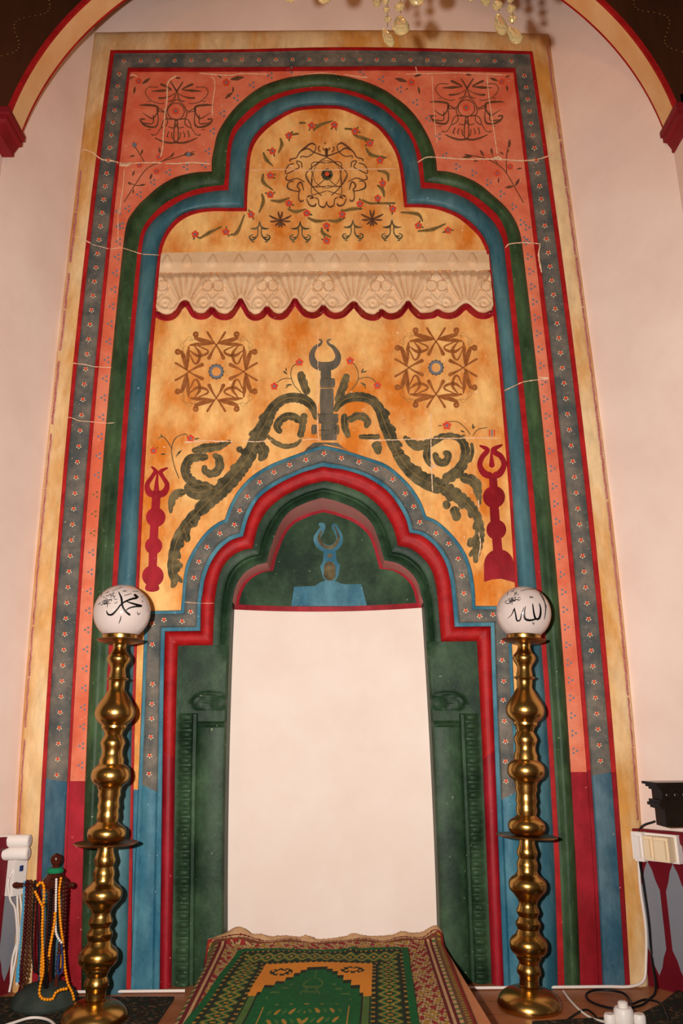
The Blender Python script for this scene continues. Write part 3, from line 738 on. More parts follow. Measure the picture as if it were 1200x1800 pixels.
# pink field: calligraphic medallions, sprays, dot sprigs
def pink_medallion(dx, dy):
    mb = MB(); o = (220+dx, 120+dy); s = 6.667
    half = [([(680,155),(610,265),(600,300)], [14,20,16]), ([(660,250),(740,210),(800,185)], [14,26,30]), ([(660,255),(780,265),(900,270)], [8,34,6]),
            ([(820,225),(930,225),(970,290),(900,380),(800,415),(740,410)], 9), ([(610,290),(680,330),(760,350),(820,350)], [10,9,20,24]), ([(610,300),(640,370),(700,395)], 13),
            ([(600,360),(680,430),(720,520),(700,590),(600,600)], 11), ([(720,490),(760,512),(830,500),(790,480),(730,530)], 11),
            ([(1040,435),(940,432),(830,450),(815,500),(860,580),(900,585),(1000,520)], [8,28,24,14,18,14,6]), ([(830,450),(810,600),(830,680),(900,690),(980,660),(1020,600),(960,600)], [10,12,20,24,24,16,20]),
            ([(870,540),(870,645),(940,650),(1000,640)], [10,12,16,10]), ([(590,620),(650,595),(740,610),(770,700),(705,660),(700,600)], 11), ([(770,690),(830,780),(890,780)], 9), ([(870,780),(880,785)], [30,30]),
            ([(590,600),(575,700),(570,830),(600,870),(680,875),(760,855),(850,815)], [13,14,13,20,24,20,10]), ([(610,825),(640,820),(650,750)], 11), ([(680,810),(700,800),(680,740)], 12), ([(735,810),(750,790),(730,730)], 14), ([(580,640),(620,700),(690,690)], 11),
            ([(900,395),(950,385)], 8), ([(890,720),(940,720)], 8)]
    for pts, w in half:
        ws = [q/s for q in w] if hasattr(w, '__len__') else w/s
        ribbon(mb, C(o, s, pts), ws, 'dark_ink')
        mp = [(600 - (x-600) - (y-500)*0.03, y+ (6 if False else 0)) for x, y in pts]
        ribbon(mb, C(o, s, mp), ws, 'dark_ink')
    ringm(mb, o[0]+595/s, o[1]+508/s, 98/s, 11/s, 'dark_ink')
    disc(mb, o[0]+592/s, o[1]+505/s, 40/s, 'flower_red', .0014, 14); disc(mb, o[0]+592/s, o[1]+503/s, 18/s, 'dot_blue', .002, 8)
    ribbon(mb, C(o, s, [(590,115),(650,118)]), 20/s, 'dark_ink')
    return mb.build('calligraphy_medallion', pink, 0)
pink_medallion(0, 0); pink_medallion(510.2, -5.7)
mb = MB(); o = (150, 80); s = 4
def stems(o, s, lst, w=1.6, mat='dark_ink'):
    for pts in lst: ribbon(mb, C(o, s, pts), w, mat)
def leaves(o, s, lst, mat='dark_ink'):
    for x, y, a, ln in lst: leaf(mb, o[0]+x/s, o[1]+y/s, math.radians(a), ln*.9/s, ln*.30/s, mat)
stems(o, s, [[(270,1105),(350,980),(430,870),(540,815),(640,788),(770,745)], [(420,830),(380,760),(340,700)], [(540,815),(600,780),(625,760)], [(300,960),(350,985)], [(350,985),(410,985)]])
leaves(o, s, [(345,720,-100,50),(345,720,-60,40),(350,775,170,45),(390,770,-70,50),(600,790,-60,50),(700,775,-10,80),(690,775,-40,50),(320,985,-130,40),(380,985,-10,50),(340,1010,100,40),(345,880,110,50),(470,900,110,55),(525,760,-100,50)])
for x, y in ((500,885),(520,785),(380,840)): flower(mb, o[0]+x/s, o[1]+y/s, 5.5)
for x, y in ((345,700),(725,768)): disc(mb, o[0]+x/s, o[1]+y/s, 4, 'dot_blue')
flower(mb, o[0]+375/s, o[1]+250/s, 5.5); leaves(o, s, [(400,270,-35,80),(350,290,100,60),(340,220,150,40)])
flower(mb, o[0]+990/s, o[1]+262/s, 6.5); leaves(o, s, [(1020,240,-10,110),(1040,290,95,50),(1035,330,140,80),(960,230,-150,40)])
o = (690, 80)
stems(o, s, [[(920,1110),(870,1020),(800,900),(740,840),(640,792),(500,765)], [(800,900),(800,780),(815,690)], [(740,840),(700,770)]])
leaves(o, s, [(860,990,-60,70),(850,990,170,70),(820,720,-90,70),(800,760,-60,40),(560,780,175,80),(600,815,-175,40),(640,780,-120,60),(700,770,-100,60),(870,870,-10,45),(745,930,95,45),(780,770,-140,40)])
for x, y in ((825,852),(735,900)): flower(mb, o[0]+x/s, o[1]+y/s, 5.5)
flower(mb, o[0]+130/s, o[1]+260/s, 6.5); leaves(o, s, [(100,255,-165,100),(180,290,80,60),(150,220,-20,70),(110,300,150,30)])
flower(mb, o[0]+765/s, o[1]+255/s, 5.5); leaves(o, s, [(740,250,-160,70),(800,280,80,50),(790,225,-20,40)])
def sprig(x, y, sg, mat='dot_blue'):
    for dx, dy in ((0, 0), (6*sg, -4), (6*sg, 4)): disc(mb, x+dx, y+dy, 2.1, mat, .0012, 7)
y = 372.0; k = 0
while y < 1358:
    sprig(l5(max(y, 425)) - 12 + (8 if y < 425 else 0)*0, y, 1, 'olive_ink' if 860 < y < 960 else 'dot_blue'); y += 26 + 8*min(1, (y-372)/300); k += 1
y = 400.0
while y < 1350:
    sprig(r5(max(y, 425)) + 13, y, -1); y += 25 + 6*min(1, (y-372)/400)
for pts, sg in ((TA[1], 1), (TA[3], -1)):
    for i in range(4, 29, 4): sprig(pts[i][0]-9*sg, pts[i][1]-11, sg)
for i in list(range(4, 30, 4))+list(range(42, 68, 4)):
    a = TA[2]; dx, dy = a[i]-a[35]; L = math.hypot(a[i][0]-570, a[i][1]-290); sprig(a[i][0]+(a[i][0]-570)/L*13, a[i][1]+(a[i][1]-290)/L*13, 1)
mb.build('painted_sprays', pink, 0)

# ochre panel motifs
def brown_medallion(cx_, cy_):
    mb = MB()
    cl_ = [([(-100,-440),(-62,-375),(-15,-305),(30,-240),(85,-130)], [22,20,12,16,42]), ([(-10,-312),(-80,-325),(-165,-345),(-235,-375)], [10,36,44,26]), ([(-20,-305),(-110,-298),(-200,-296),(-285,-288)], [8,24,38,10]),
           ([(-190,-278),(-90,-230),(-110,-190),(-200,-175),(-285,-235)], [10,18,24,32,6])]
    for q in range(4):
        ca, sa = math.cos(q*PI/2), math.sin(q*PI/2)
        for pts, w in cl_:
            for sg in (1, -1):
                pp = [(cx_ + (sg*x*ca - y*sa)/6, cy_ + (sg*x*sa + y*ca)/6*0.97) for x, y in pts]
                ribbon(mb, pp, [v/6*1.1 for v in w], 'brown_ink')
        for sg in (1, -1):
            x, y = sg*-215, -405
            ringm(mb, cx_+(x*ca-y*sa)/6, cy_+(x*sa+y*ca)/6*.97, 3.2, 4.6, 'brown_ink', .0016, 12)
            pp = [(sg*-180,-345),(sg*-300,-345),(sg*-380,-290),(sg*-345,-250),(sg*-330,-290)]
            ribbon(mb, [(cx_+(x*ca-y*sa)/6, cy_+(x*sa+y*ca)/6*.97) for x, y in pp], 0.55, 'olive_ink')
    for k in range(12):
        disc(mb, cx_+11*math.cos(k*PI/6), cy_+11*math.sin(k*PI/6), 3.3, 'finial_grey', .0016, 8)
    ringm(mb, cx_, cy_, 9.8, 3.6, 'dot_blue', .002)
    return mb.build('leaf_medallion', ochre, 0)
brown_medallion(380.0, 653.5); brown_medallion(766.0, 646.5)
mb = MB(); o = (480, 220); s = 6
half = [([(560,340),(640,385),(780,520),(700,660),(610,745)], 9), ([(560,240),(560,340)], [26,18]), ([(560,330),(690,285),(760,245),(830,270)], [14,10,14,8]),
        ([(670,215),(720,190),(790,235),(850,290),(880,340),(945,360),(940,385)], [10,16,16,12,9,12,12]), ([(670,215),(690,280),(760,330),(830,325),(830,355)], 9),
        ([(820,450),(830,390),(880,380),(850,440),(900,470),(980,510),(995,480),(960,420),(900,400)], 10), ([(790,600),(870,560),(950,580),(990,565),(975,520)], [8,10,12,14,6]),
        ([(800,690),(830,600),(870,640),(840,690),(900,690),(970,660),(960,600),(900,590)], [8,14,14,10,10,16,10,8]), ([(850,690),(855,770),(830,805),(800,785)], [10,10,16,10]),
        ([(770,760),(735,742),(700,760),(740,772)], 14), ([(775,770),(740,840),(690,850),(670,820)], [8,14,18,10]), ([(690,760),(650,780),(640,840),(600,865),(570,840),(563,800)], [8,10,10,16,10,8]),
        ([(562,690),(640,715),(720,720),(710,560)], 7), ([(562,398),(710,395),(713,520),(713,640),(562,642)], 8), ([(565,560),(700,650),(775,525)], 7)]
for pts, w in half:
    ws = [q/s*1.25 for q in w] if hasattr(w, '__len__') else w/s*1.25
    ribbon(mb, C(o, s, pts), ws, 'dark_ink'); ribbon(mb, C(o, s, [(1124-x, y+4) for x, y in pts]), ws, 'dark_ink')
ringm(mb, o[0]+565/s, o[1]+520/s, 145/s, 7/s, 'dark_ink')
for k in range(8): disc(mb, o[0]+(568+38*math.cos(k*PI/4))/s, o[1]+(522+38*math.sin(k*PI/4))/s, 27/s, 'scroll_olive', .0016, 8)
disc(mb, o[0]+568/s, o[1]+518/s, 24/s, 'flower_red', .0024)
for pts in ([(490,215),(475,250),(500,285)], [(520,240),(545,270)], [(630,220),(640,260),(615,290)], [(600,235),(580,270)], [(540,200),(555,180)]): ribbon(mb, C(o, s, pts), 20/s, 'brown_ink', .001)
mb.build('star_medallion', ochre, 0)
mb = MB()
for q in C((420,80), 4, [(350,635),(235,745),(220,915),(220,1050),(350,1110),(475,1180),(510,565),(670,560),(815,605),(920,690),(990,810),(1010,970),(975,1075),(850,1115),(725,1190)]) + C((420,250), 4, [(85,510),(1080,470),(615,590),(615,695)]) + [(343,412),(397,408),(735,397),(787,405)]:
    flower(mb, q[0], q[1], 6.4)
    for a in (random.random()*360, random.random()*360): leaf(mb, q[0]+4*math.cos(a), q[1]+4*math.sin(a), a, 7, 3.2, 'scroll_olive')
feathers = [C((420,80), 4, f) for f in ([(290,650),(300,700),(275,760)], [(170,750),(190,800),(240,850)], [(170,900),(170,960),(240,1020)], [(160,1040),(170,1100),(140,1180)], [(220,1090),(290,1095),(360,1070)], [(340,1150),(400,1170),(470,1150)], [(420,545),(470,545)], [(520,600),(570,560),(660,530)], [(740,585),(800,590)], [(800,625),(860,650),(950,670)], [(890,720),(930,770),(1040,790)], [(970,880),(1040,900),(1050,960)], [(970,980),(1010,1020),(1020,1070)], [(860,1085),(920,1110),(990,1110),(1100,1110)], [(710,1170),(800,1150),(870,1150)], [(360,630),(420,620)])] + \
           [C((420,250), 4, f) for f in ([(480,530),(540,555),(620,550)], [(620,550),(690,555),(750,530)], [(580,600),(590,640),(650,670)])] + \
           [C((200,150), 3, f) for f in ([(450,810),(500,780),(570,745)], [(610,790),(650,775),(690,680)])] + [C((560,150), 3, f) for f in ([(430,670),(520,680),(550,720)], [(520,770),(600,760),(670,730)])]
for f in feathers:
    ribbon(mb, f, [3.0, 7.0, 2.0] if len(f) == 3 else 4.0, 'olive_ink', lump=0.8, lsize=2.8); ribbon(mb, f, 0.9, 'dark_ink', .0018)
o = (420, 250); s = 4
for cx_, cy_ in ((145,640),(430,640),(800,630),(1075,630)):
    for sg in (1, -1):
        for pts, w in (([(0,-85),(sg*8,-50),(sg*30,-32),(sg*68,-32)], [6,10,16,5]), ([(sg*14,-40),(sg*12,0),(sg*25,30),(sg*55,50),(sg*72,25),(sg*45,10)], [8,8,10,14,9,7]), ([(sg*25,30),(sg*60,30)], [12,7]), ([(sg*35,62),(sg*58,62)], 8)):
            ribbon(mb, C((o[0]+cx_/s, o[1]+cy_/s), s, pts), [q/s for q in w] if hasattr(w, '__len__') else w/s, 'scroll_olive')
for cx_, cy_ in ((290,550),(935,540)):
    for a, ln in ((-105,60),(-75,60),(-20,85),(-160,85),(10,75),(170,75),(50,60),(130,60),(78,60),(102,60)):
        q = math.radians(a); ribbon(mb, C((o[0]+cx_/s, o[1]+cy_/s), s, [(0,0),(ln*.6*math.cos(q),ln*.6*math.sin(q)),(ln*math.cos(q),ln*math.sin(q)-6)]), [2, 4, 2.2], 'dark_ink')
mb.build('flower_sprigs', ochre, 0)

# acanthus scrollwork either side of the finial
def scroll(parts, name, side=1):
    mb = MB()
    for k_, (pts, w) in enumerate(parts):
        lobe = 0.55 if k_ == 0 else 1.0
        ribbon(mb, pts, w, 'scroll_olive', .0014, lump=0.30*lobe, lsize=11)
        if k_ < 2:
            p, w_ = spline_w(pts, w, 40)
            for i in range(14 if k_ == 0 else 4, 37, 4 if k_ == 0 else 6):
                t = p[i+1]-p[i-1]; t = t/np.hypot(*t); nn = np.array((-t[1], t[0]))
                for sg in ((-side,) if k_ else (side,)):
                    q = p[i]+nn*sg*w_[i]*.34
                    e = q + t*7 + nn*sg*4.0; f = q + t*12 + nn*sg*5.5
                    ribbon(mb, [tuple(q-t*3), tuple(e), tuple(f)], [6, 8, 4], 'scroll_olive', .0016)
        if k_ < 2 or pts[0] != pts[-1]:
            ribbon(mb, pts, 1.1, 'olive_ink', .0022)
    return mb.build(name, ochre, 0)
scroll([([(556,738),(549,716),(535,703),(515,699),(495,704),(478,720),(466,745),(455,765),(446,783),(437,802),(424,822),(405,845),(385,865),(365,883),(345,903)], [8,15,18,17,17,19,24,28,24,25,26,28,28,26,24]),
        ([(350,898),(329,922),(314,945),(306,970),(303,1000),(307,1020),(302,1034)], [22,20,20,18,18,16,5]),
        ([(535,726),(532,747),(527,770)], 12), ([(530,742),(513,732),(496,736),(487,750),(494,762)], [12,14,14,14,8]), ([(467,764),(485,779),(503,785),(520,781),(530,772)], [5,9,9,8,4]),
        ([(406,775),(384,785),(360,788),(337,793)], [6,14,17,8]), ([(366,803),(337,806),(327,819),(328,836),(345,851),(370,853)], [12,16,17,17,17,10]),
        ([(374,798),(385,808),(384,826),(370,833),(359,826),(362,818)], [8,15,16,14,11,8]), ([(325,852),(345,866),(378,858)], [16,26,20]), ([(326,864),(308,870),(301,886),(300,903)], [12,16,12,4]),
        ([(455,778),(463,795),(456,811)], [16,22,8]), ([(418,795),(424,785)], [12,10]), ([(322,925),(331,953)], [14,11]), ([(333,918),(340,927)], [14,9]), ([(310,985),(319,999)], [8,11]),
        ([(527,653),(533,673),(541,694)], [13,15,12]), ([(551,748),(551,764)], [8,9])], 'scrollwork')
scroll([([(588,724),(597,709),(612,700),(635,698),(655,705),(668,722),(676,745),(686,768),(696,792),(710,815),(732,836),(757,850),(782,857)], [8,14,16,17,17,18,20,22,18,22,26,28,28]),
        ([(775,855),(803,872),(826,890),(840,914),(843,940),(838,965),(835,990)], [26,24,18,15,17,17,7]),
        ([(605,727),(606,750),(613,770)], [11,13,9]), ([(611,740),(630,731),(645,739),(643,753)], [12,14,14,8]), ([(630,768),(668,768)], [8,10]),
        ([(709,767),(730,783),(755,779),(780,767),(805,770),(817,787),(815,812),(800,832),(778,845)], [6,18,15,11,12,16,18,20,20]), ([(753,781),(750,803),(757,821)], [13,14,5]),
        ([(763,795),(770,811),(783,812),(787,799),(778,795)], [9,14,14,12,8]), ([(808,838),(833,847),(840,867),(843,888)], [16,20,14,4]), ([(797,890),(804,916)], [18,15]), ([(782,880),(787,895)], [14,13]), ([(828,945),(825,962)], [10,13]),
        ([(660,776),(666,799)], [22,10]), ([(690,800),(710,793)], [10,8]), ([(610,657),(603,680),(592,708)], [12,15,13]), ([(593,748),(593,764)], [6,7])], 'scrollwork', -1)
mb = MB(); o = (480, 580); s = 6
ribbon(mb, C(o, s, [(475,100),(508,112),(500,150),(440,190),(408,270),(440,360),(545,390),(650,360),(685,280),(640,190),(585,150),(575,112),(615,100)]), [q/6 for q in (12,20,24,42,60,84,104,84,60,42,26,20,12)], 'finial_grey', .0016, n=60)
for x0, y0, x1, y1 in ((492,425,612,512),(484,512,655,605),(484,620,640,885),(462,885,692,905),(470,905,690,985),(495,985,675,1165),(402,1000,460,1095),(640,1000,690,1100)):
    x0 += 6; 
    ribbon(mb, C(o, s, [((x0+x1)/2, y0), ((x0+x1)/2, (y0+y1)/2), ((x0+x1)/2, y1)]), [(x1-x0)/s*.92, (x1-x0)/s, (x1-x0)/s*.92], 'finial_grey', .0018, n=6, cap=False)
for y0, w in ((512,120),(612,150),(890,220),(985,190),(1060,180),(1110,170)):
    ribbon(mb, C(o, s, [(565-w/2, y0), (565+w/2, y0)]), 1.6, 'scroll_olive', .0026, n=8)
fill(mb, C(o, s, [(310,1300),(360,1240),(430,1188),(680,1188),(730,1235),(800,1275),(700,1240),(545,1205),(420,1250)]), 'finial_grey')
mb.build('crescent_finial', ochre, 0)
def sprig_group(strokes, flowers, lv, o, s, w=1.4, extra=None):
    mb_ = MB(); globals()['mb'] = mb_
    for st in strokes: ribbon(mb_, C(o, s, st), w, 'scroll_olive')
    for x, y, r in flowers: flower(mb_, x, y, r)
    leaves(o, s, lv, 'scroll_olive')
    if extra: extra(mb_)
    mb_.build('flower_sprig', ochre, 0)
sprig_group([[(300,670),(220,580),(185,470),(205,390),(260,350)], [(195,515),(110,515),(30,560)]], [(480+277/6, 580+343/6, 6.6), (480+12/6, 580+595/6, 6.6)], [(150,470,-140,70),(140,440,-100,50),(200,575,170,80),(160,590,140,50)], (480,580), 6)
sprig_group([[(820,640),(890,540),(895,450),(860,370),(820,335)], [(890,520),(980,500),(1050,520),(1090,570)]], [(480+810/6, 580+327/6, 6.6), (480+1098/6, 580+588/6, 6.6)], [(930,460,-70,70),(940,450,-20,60),(920,555,30,80),(960,590,60,40)], (480,580), 6)
sprig_group([[(100,680),(40,520),(10,330),(60,200),(170,155),(200,190)], [(60,420),(130,340)], [(20,330),(-80,190),(-160,210)]], [(300+232/6.667, 740+205/6.667, 6.6), (230+160/4, 750+170/4, 6.2)], [(270,215,-10,80),(70,400,-45,90),(-100,200,-110,60),(-60,390,180,70),(-150,300,120,40)], (300,740), 6.667, 1.6)
def bars(m):
    for x in (1080, 1105, 1130): ribbon(m, C((680,740), 6, [(x,90),(x,165)]), 2.6, 'flower_red' if x != 1105 else 'dot_blue')
    ribbon(m, C((680,740), 6, [(890,230),(900,330),(870,440)]), 6, 'scroll_olive')
sprig_group([[(640,10),(740,10),(830,80),(880,150)], [(900,160),(960,90),(1060,70)]], [(680+630/6, 740+50/6, 7.5)], [(580,50,180,50),(820,120,-160,60),(830,150,170,60),(905,90,-90,70),(905,80,-40,40)], (680,740), 6, 1.4, bars)
# red standard finials
mb = MB(); o = (230, 750); s = 4
def rib(o, s, pts, w, mat, off=.0014): ribbon(mb, C(o, s, pts), [q/s for q in w] if hasattr(w, '__len__') else w/s, mat, off)
rib(o, s, [(142,280),(172,312),(148,355),(115,410),(130,465),(180,480)], [10,30,28,34,48,50], 'dark_red'); rib(o, s, [(262,288),(210,318),(228,360),(255,410),(232,465),(180,480)], [10,32,28,34,48,50], 'dark_red')
rib(o, s, [(190,305),(181,400),(180,480)], [8,28,46], 'dark_red'); rib(o, s, [(180,470),(172,600),(160,800),(153,1000),(150,1100)], 60, 'dark_red', .0018)
for x, y, r in ((175,638,69),(160,838,61),(155,1050,76)): disc(mb, o[0]+x/s, o[1]+y/s, r/s, 'dark_red', .0022, 24)
rib(o, s, [(152,1090),(150,1130),(150,1162)], [80,100,132], 'dark_red')
mb.build('standard_finial', ochre, 0)
mb = MB(); o = (630, 750)
rib(o, s, [(848,132),(905,165),(868,215),(852,275),(885,330),(940,348)], [12,36,36,38,48,50], 'dark_red'); rib(o, s, [(1012,126),(945,168),(1000,210),(1022,270),(990,330),(940,348)], [14,40,38,38,48,50], 'dark_red')
rib(o, s, [(932,175),(937,290)], [10,46], 'dark_red', .0018); rib(o, s, [(942,330),(948,430),(955,600),(967,750),(980,900)], [56,58,66,66,66], 'dark_red', .0018)
for x, y, r in ((951,495,78),(967,725,70),(985,965,103)): disc(mb, o[0]+x/s, o[1]+y/s, r/s, 'dark_red', .0022, 28)
fill(mb, C(o, s, [(880,960),(1090,960),(1104,1100),(1060,1085),(1000,1070),(940,1075),(882,1092)]), 'dark_red', .0016)
mb.build('standard_finial', ochre, 0)
# shadow under the scalloped rim, painted on the panel as a dark red band
mb = MB()
rim = spline(botv, 300); prev = []
ribbon(mb, [(x, y+6.5) for x, y in rim[::2]], 12.0, 'dark_red', .0014, n=300)
mb.build('rim_shadow_line', ochre, 0)

# tympanum motifs
mb = MB(); o = (480, 880); s = 6
base = C(o, s, [(220,910),(440,900),(520,845),(690,850),(720,885),(930,880),(990,1105)])
rows = []
for t in np.linspace(0, 1, 14):
    xt = 220+710*t; yt = np.interp(xt, [220,440,520,690,720,930], [910,900,845,850,885,880]); xb = 190+800*t
    rows.append([surf(o[0]+(xt+(xb-xt)*k)/s, o[1]+(yt+(1112-yt)*k)/s, .0016) for k in np.linspace(0, 1, 5)])
mb.grid(rows, 'bright_blue')
rib(o, s, [(478,250),(528,262),(505,320),(460,400),(500,475),(595,512),(675,470),(700,390),(665,310),(632,245)], [34,46,66,72,80,84,78,70,64,60], 'bright_blue', .0018)
rib(o, s, [(595,510),(597,580),(598,640),(600,690),(602,760),(605,860)], [150,132,150,214,180,160], 'bright_blue', .0018)
rib(o, s, [(515,312),(482,400),(530,475),(600,495),(660,460),(688,390),(668,320),(640,265)], [14,34,36,36,34,26,16,14], 'scroll_olive', .0026)
rib(o, s, [(595,560),(595,602)], 52, 'scroll_olive', .0026); rib(o, s, [(595,642),(595,740),(595,846)], [110,126,126], 'scroll_olive', .0026)
mb.build('painted_finial', tymp, 0)
mb = MB()
bk = [surf(*q) for q in []]
n_ = len(sel)
edge = []
for i in sel:
    p = back[i]; c = Vector((front[len(front)//2].x, 0, ZT))
    d = Vector((c.x-p.x, 0, (c.z+0.12)-p.z)).normalized()*0.014
    q = p + d
    if q.z < ZT: q.z = ZT
    edge.append([p+Vector((0, -.002, 0)), Vector((q.x, nd(q.x)-.002, q.z))])
mb.grid(edge, 'dark_red')
mb.grid([[Vector((x, nd(x)-.003, ZT+dz)) for dz in (-.014, .010)] for x in np.linspace(XA-.005, XB+.005, 40)], 'dark_red')
mb.build('red_outline', tymp, 0)

# worn rose line along the outer edge of the border
stone = [o for o in mih.children if o.name.startswith('stone_border')][0]
for f0_, ya_, yb_, sg in ((l0, 300, 1480, 1), (r0, 80, 1440, -1)):
    mb = MB(); y = ya_
    while y < yb_:
        y2 = min(yb_, y+60+random.random()*70)
        ribbon(mb, [(f0_(q)+sg*(5.0+random.random()*1.2), q) for q in np.arange(y, y2+8, 8)], 2.6+1.2*random.random(), 'rose_line', .0012, lump=0.9, lsize=5)
        y = y2 + (4 if random.random() < .7 else 22)
    mb.build('rose_edge_line', stone, 0)
# plaster-filled cracks
def crack(pts, w):
    mb = MB(); q = [pts[0]]
    p = spline(pts, max(6, int(sum(math.hypot(pts[i+1][0]-pts[i][0], pts[i+1][1]-pts[i][1]) for i in range(len(pts)-1))/3)))
    rows = []
    for i, (x, y) in enumerate(p):
        t = p[min(i+1, len(p)-1)] - p[max(i-1, 0)]; t = t/max(1e-6, np.hypot(*t)); nn = np.array((-t[1], t[0]))
        e = 1 if 0 < i < len(p)-1 else .2
        a = w*(.25+.5*random.random()*random.random()+.2*random.random())*e; b = w*(.25+.5*random.random()*random.random()+.2*random.random())*e
        u = surf(x-nn[0]*a, y-nn[1]*a, .002); v = surf(x+nn[0]*b, y+nn[1]*b, .002)
        if u is None or v is None: continue
        rows.append([u, (u+v)/2, v])
    if len(rows) > 1: mb.grid(rows, 'crack_white'); mb.build('plaster_crack', mih, 0)
c1 = (150, 80); c4 = (100, 350); c3 = (690, 80); c6 = (760, 350)
for o, s, pts, w in ((c1, 4, [(-30,745),(0,735),(60,760),(110,800),(200,815),(270,832),(400,827),(540,827)], 5), (c1, 4, [(225,835),(275,840),(330,830)], 12), (c1, 4, [(560,830),(640,832),(760,825),(880,835)], 5),
                     (c1, 4, [(640,215),(580,262),(575,380),(560,480),(550,600),(545,700),(530,790)], 5), (c1, 4, [(880,220),(905,240),(910,300),(895,400),(893,500)], 3.5), (c1, 4, [(275,870),(265,1000),(250,1100),(240,1190)], 3),
                     (c1, 4, [(310,212),(345,210),(370,225)], 4), (c1, 4, [(800,197),(1000,212),(1100,200),(1280,205)], 4), ((420,80), 4, [(430,215),(560,195),(690,205)], 3), ((420,80), 4, [(740,205),(860,225),(910,225)], 4),
                     ((420,80), 4, [(70,880),(300,873),(480,880),(800,872),(1110,868)], 3.2), (c3, 4, [(170,825),(240,788),(330,790),(480,800),(700,800),(900,812),(1000,805),(1090,780),(1180,730)], 5),
                     (c3, 4, [(700,800),(735,785),(770,800)], 9), (c3, 4, [(660,210),(680,400),(710,600),(735,770)], 3.5), (c3, 4, [(275,200),(285,400),(300,600),(312,690)], 2.6), (c3, 4, [(90,205),(165,200),(260,200),(460,195),(800,210)], 3.5),
                     (c3, 4, [(160,150),(175,200)], 4), (c4, 4, [(130,270),(180,265),(200,290),(240,315)], 5), (c4, 4, [(240,318),(370,350),(460,345),(590,385),(720,395)], 2.6), (c4, 4, [(430,70),(430,300)], 2.2), (c4, 4, [(110,1155),(200,1165),(270,1180),(390,1185)], 3),
                     (c6, 4, [(510,345),(540,318),(620,308),(760,315)], 4), (c6, 4, [(755,315),(745,400),(765,520)], 6), ((480,580), 6, [(468,0),(470,200),(470,400)], 2.2), ((480,580), 6, [(475,400),(468,650),(465,920),(480,1180)], 3.6),
                     ((300,740), 6.667, [(150,255),(300,240),(420,232),(560,240),(730,240)], 4.5), ((300,740), 6.667, [(830,235),(1010,245),(1200,225)], 3), ((480,580), 6, [(300,1165),(420,1150),(500,1165)], 3), ((680,740), 6, [(-200,205),(100,200),(460,185),(700,185),(900,182),(1170,185)], 4),
                     ((680,740), 6, [(460,-80),(462,190),(465,420),(480,750)], 3.6), ((680,740), 6, [(455,520),(490,460),(520,500)], 9), ((60,650), 6, [(345,500),(400,510),(480,540),(580,548),(760,565),(850,560)], 2.6), ((880,650), 5.4545, [(30,205),(160,140),(230,115),(350,98),(460,90)], 3.4),
                     ((880,650), 5.4545, [(360,75),(460,80)], 7), ((100,350), 4, [(650,1000),(640,1100)], 2), ((230,960), 6, [(560,590),(720,602),(880,602)], 1.8), ((680,740), 6, [(965,1170),(985,1300),(960,1450)], 4), ((680,740), 6, [(960,830),(970,930)], 4)):
    crack(C(o, s, pts), w*0.46)

# ------------------------------------------------------------------ brass candlesticks with opal globes
prof_px = [(1792,57),(1786,58.5),(1775,58.7),(1765,56),(1755,50),(1747,42),(1740,32),(1735,21),(1731,17.2),(1722,17),(1716,17.5),(1711,19.3),(1705,19.5),(1699,18.5),(1694,17.2),(1688,18.2),(1683,20),(1680,21.5),(1676,27),(1670,31.5),(1662,33),(1654,32.2),(1648,28.5),(1643,22.5),(1640,19.5),(1633,18.2),(1627,19.8),(1621,20),(1616,17.8),(1611,16.8),(1606,18.5),(1601,19.2),(1594,17.5),(1588,16.5),(1580,18),(1575,20.5),(1571,25),(1565,31),(1556,33),(1549,32),(1543,28),(1538,21.5),(1535,18.6),(1529,17.2),(1521,18.2),(1515,17.6),(1508,16.2),(1502,17.6),(1497,18.1),(1490,16.8),(1482,15.4),(1474,15.2)]
prof2_px = [(1468,22),(1466,26.5),(1460,31),(1452,32.6),(1445,31),(1440,26.5),(1437,20),(1432,17.2),(1425,18.2),(1419,18),(1413,17.2),(1407,18.4),(1400,17.6),(1393,17.4),(1387,18.8),(1380,18.2),(1374,19.5),(1371,22.5),(1367,28),(1360,32),(1353,32.6),(1345,31),(1339,26.5),(1335,21),(1332,19.2),(1327,19.4),(1320,17.8),(1313,17.4),(1306,18.2),(1299,19.6),(1293,18.4),(1285,15.8),(1278,17),(1273,19.6),(1269,19.6),(1266,23.5),(1261,29),(1254,32.6),(1247,33.4),(1240,32),(1232,28),(1224,22.5),(1216,18),(1208,15),(1200,13.6),(1196,13.4),(1193,15),(1191,18.6),(1189.5,18.4),(1188,14.5),(1183,13.8),(1176,12.4),(1171,12.6),(1166,15.4),(1161,18.7),(1156,19.8),(1151,18.6),(1147,15),(1142,12),(1137,10.8),(1132,11.4),(1129,13.5)]
xbase = vfit([(921.8,1140),(922,1160),(924,1248),(927.5,1353),(931,1452),(934.7,1555),(939,1660),(943.7,1775)], 1)
rb0 = G(xbase(1792), 1792, 0); rbr = 58.7*depth(rb0)/FPX
RC = Vector((rb0.x, rb0.y + rbr, 0))
def zr_at(y):
    p = P(xbase(y), y, -RC.y); return p.z, depth(p), p.x
def mprof(pp):
    out = []
    for y, r in pp:
        z, dp, x = zr_at(y)
        if y > 1200 and r < 21: r = 17.8 + (r-17.8)*1.75
        out.append((r*dp/FPX, z))
    return out
stem1 = mprof([q for q in prof_px if q[0] < 1733]); stem2 = mprof(prof2_px)
zneck = stem1[0][1]
dome = [(0.001, 0.0), (rbr*.97, 0.0), (rbr, 0.012)] + [(max(stem1[0][0], rbr*math.cos(a)), 0.010+(zneck-0.010)*math.sin(a)) for a in np.linspace(0.10, 1.26, 16)] + [(stem1[0][0]*1.12, zneck-.001), (stem1[0][0], zneck)]
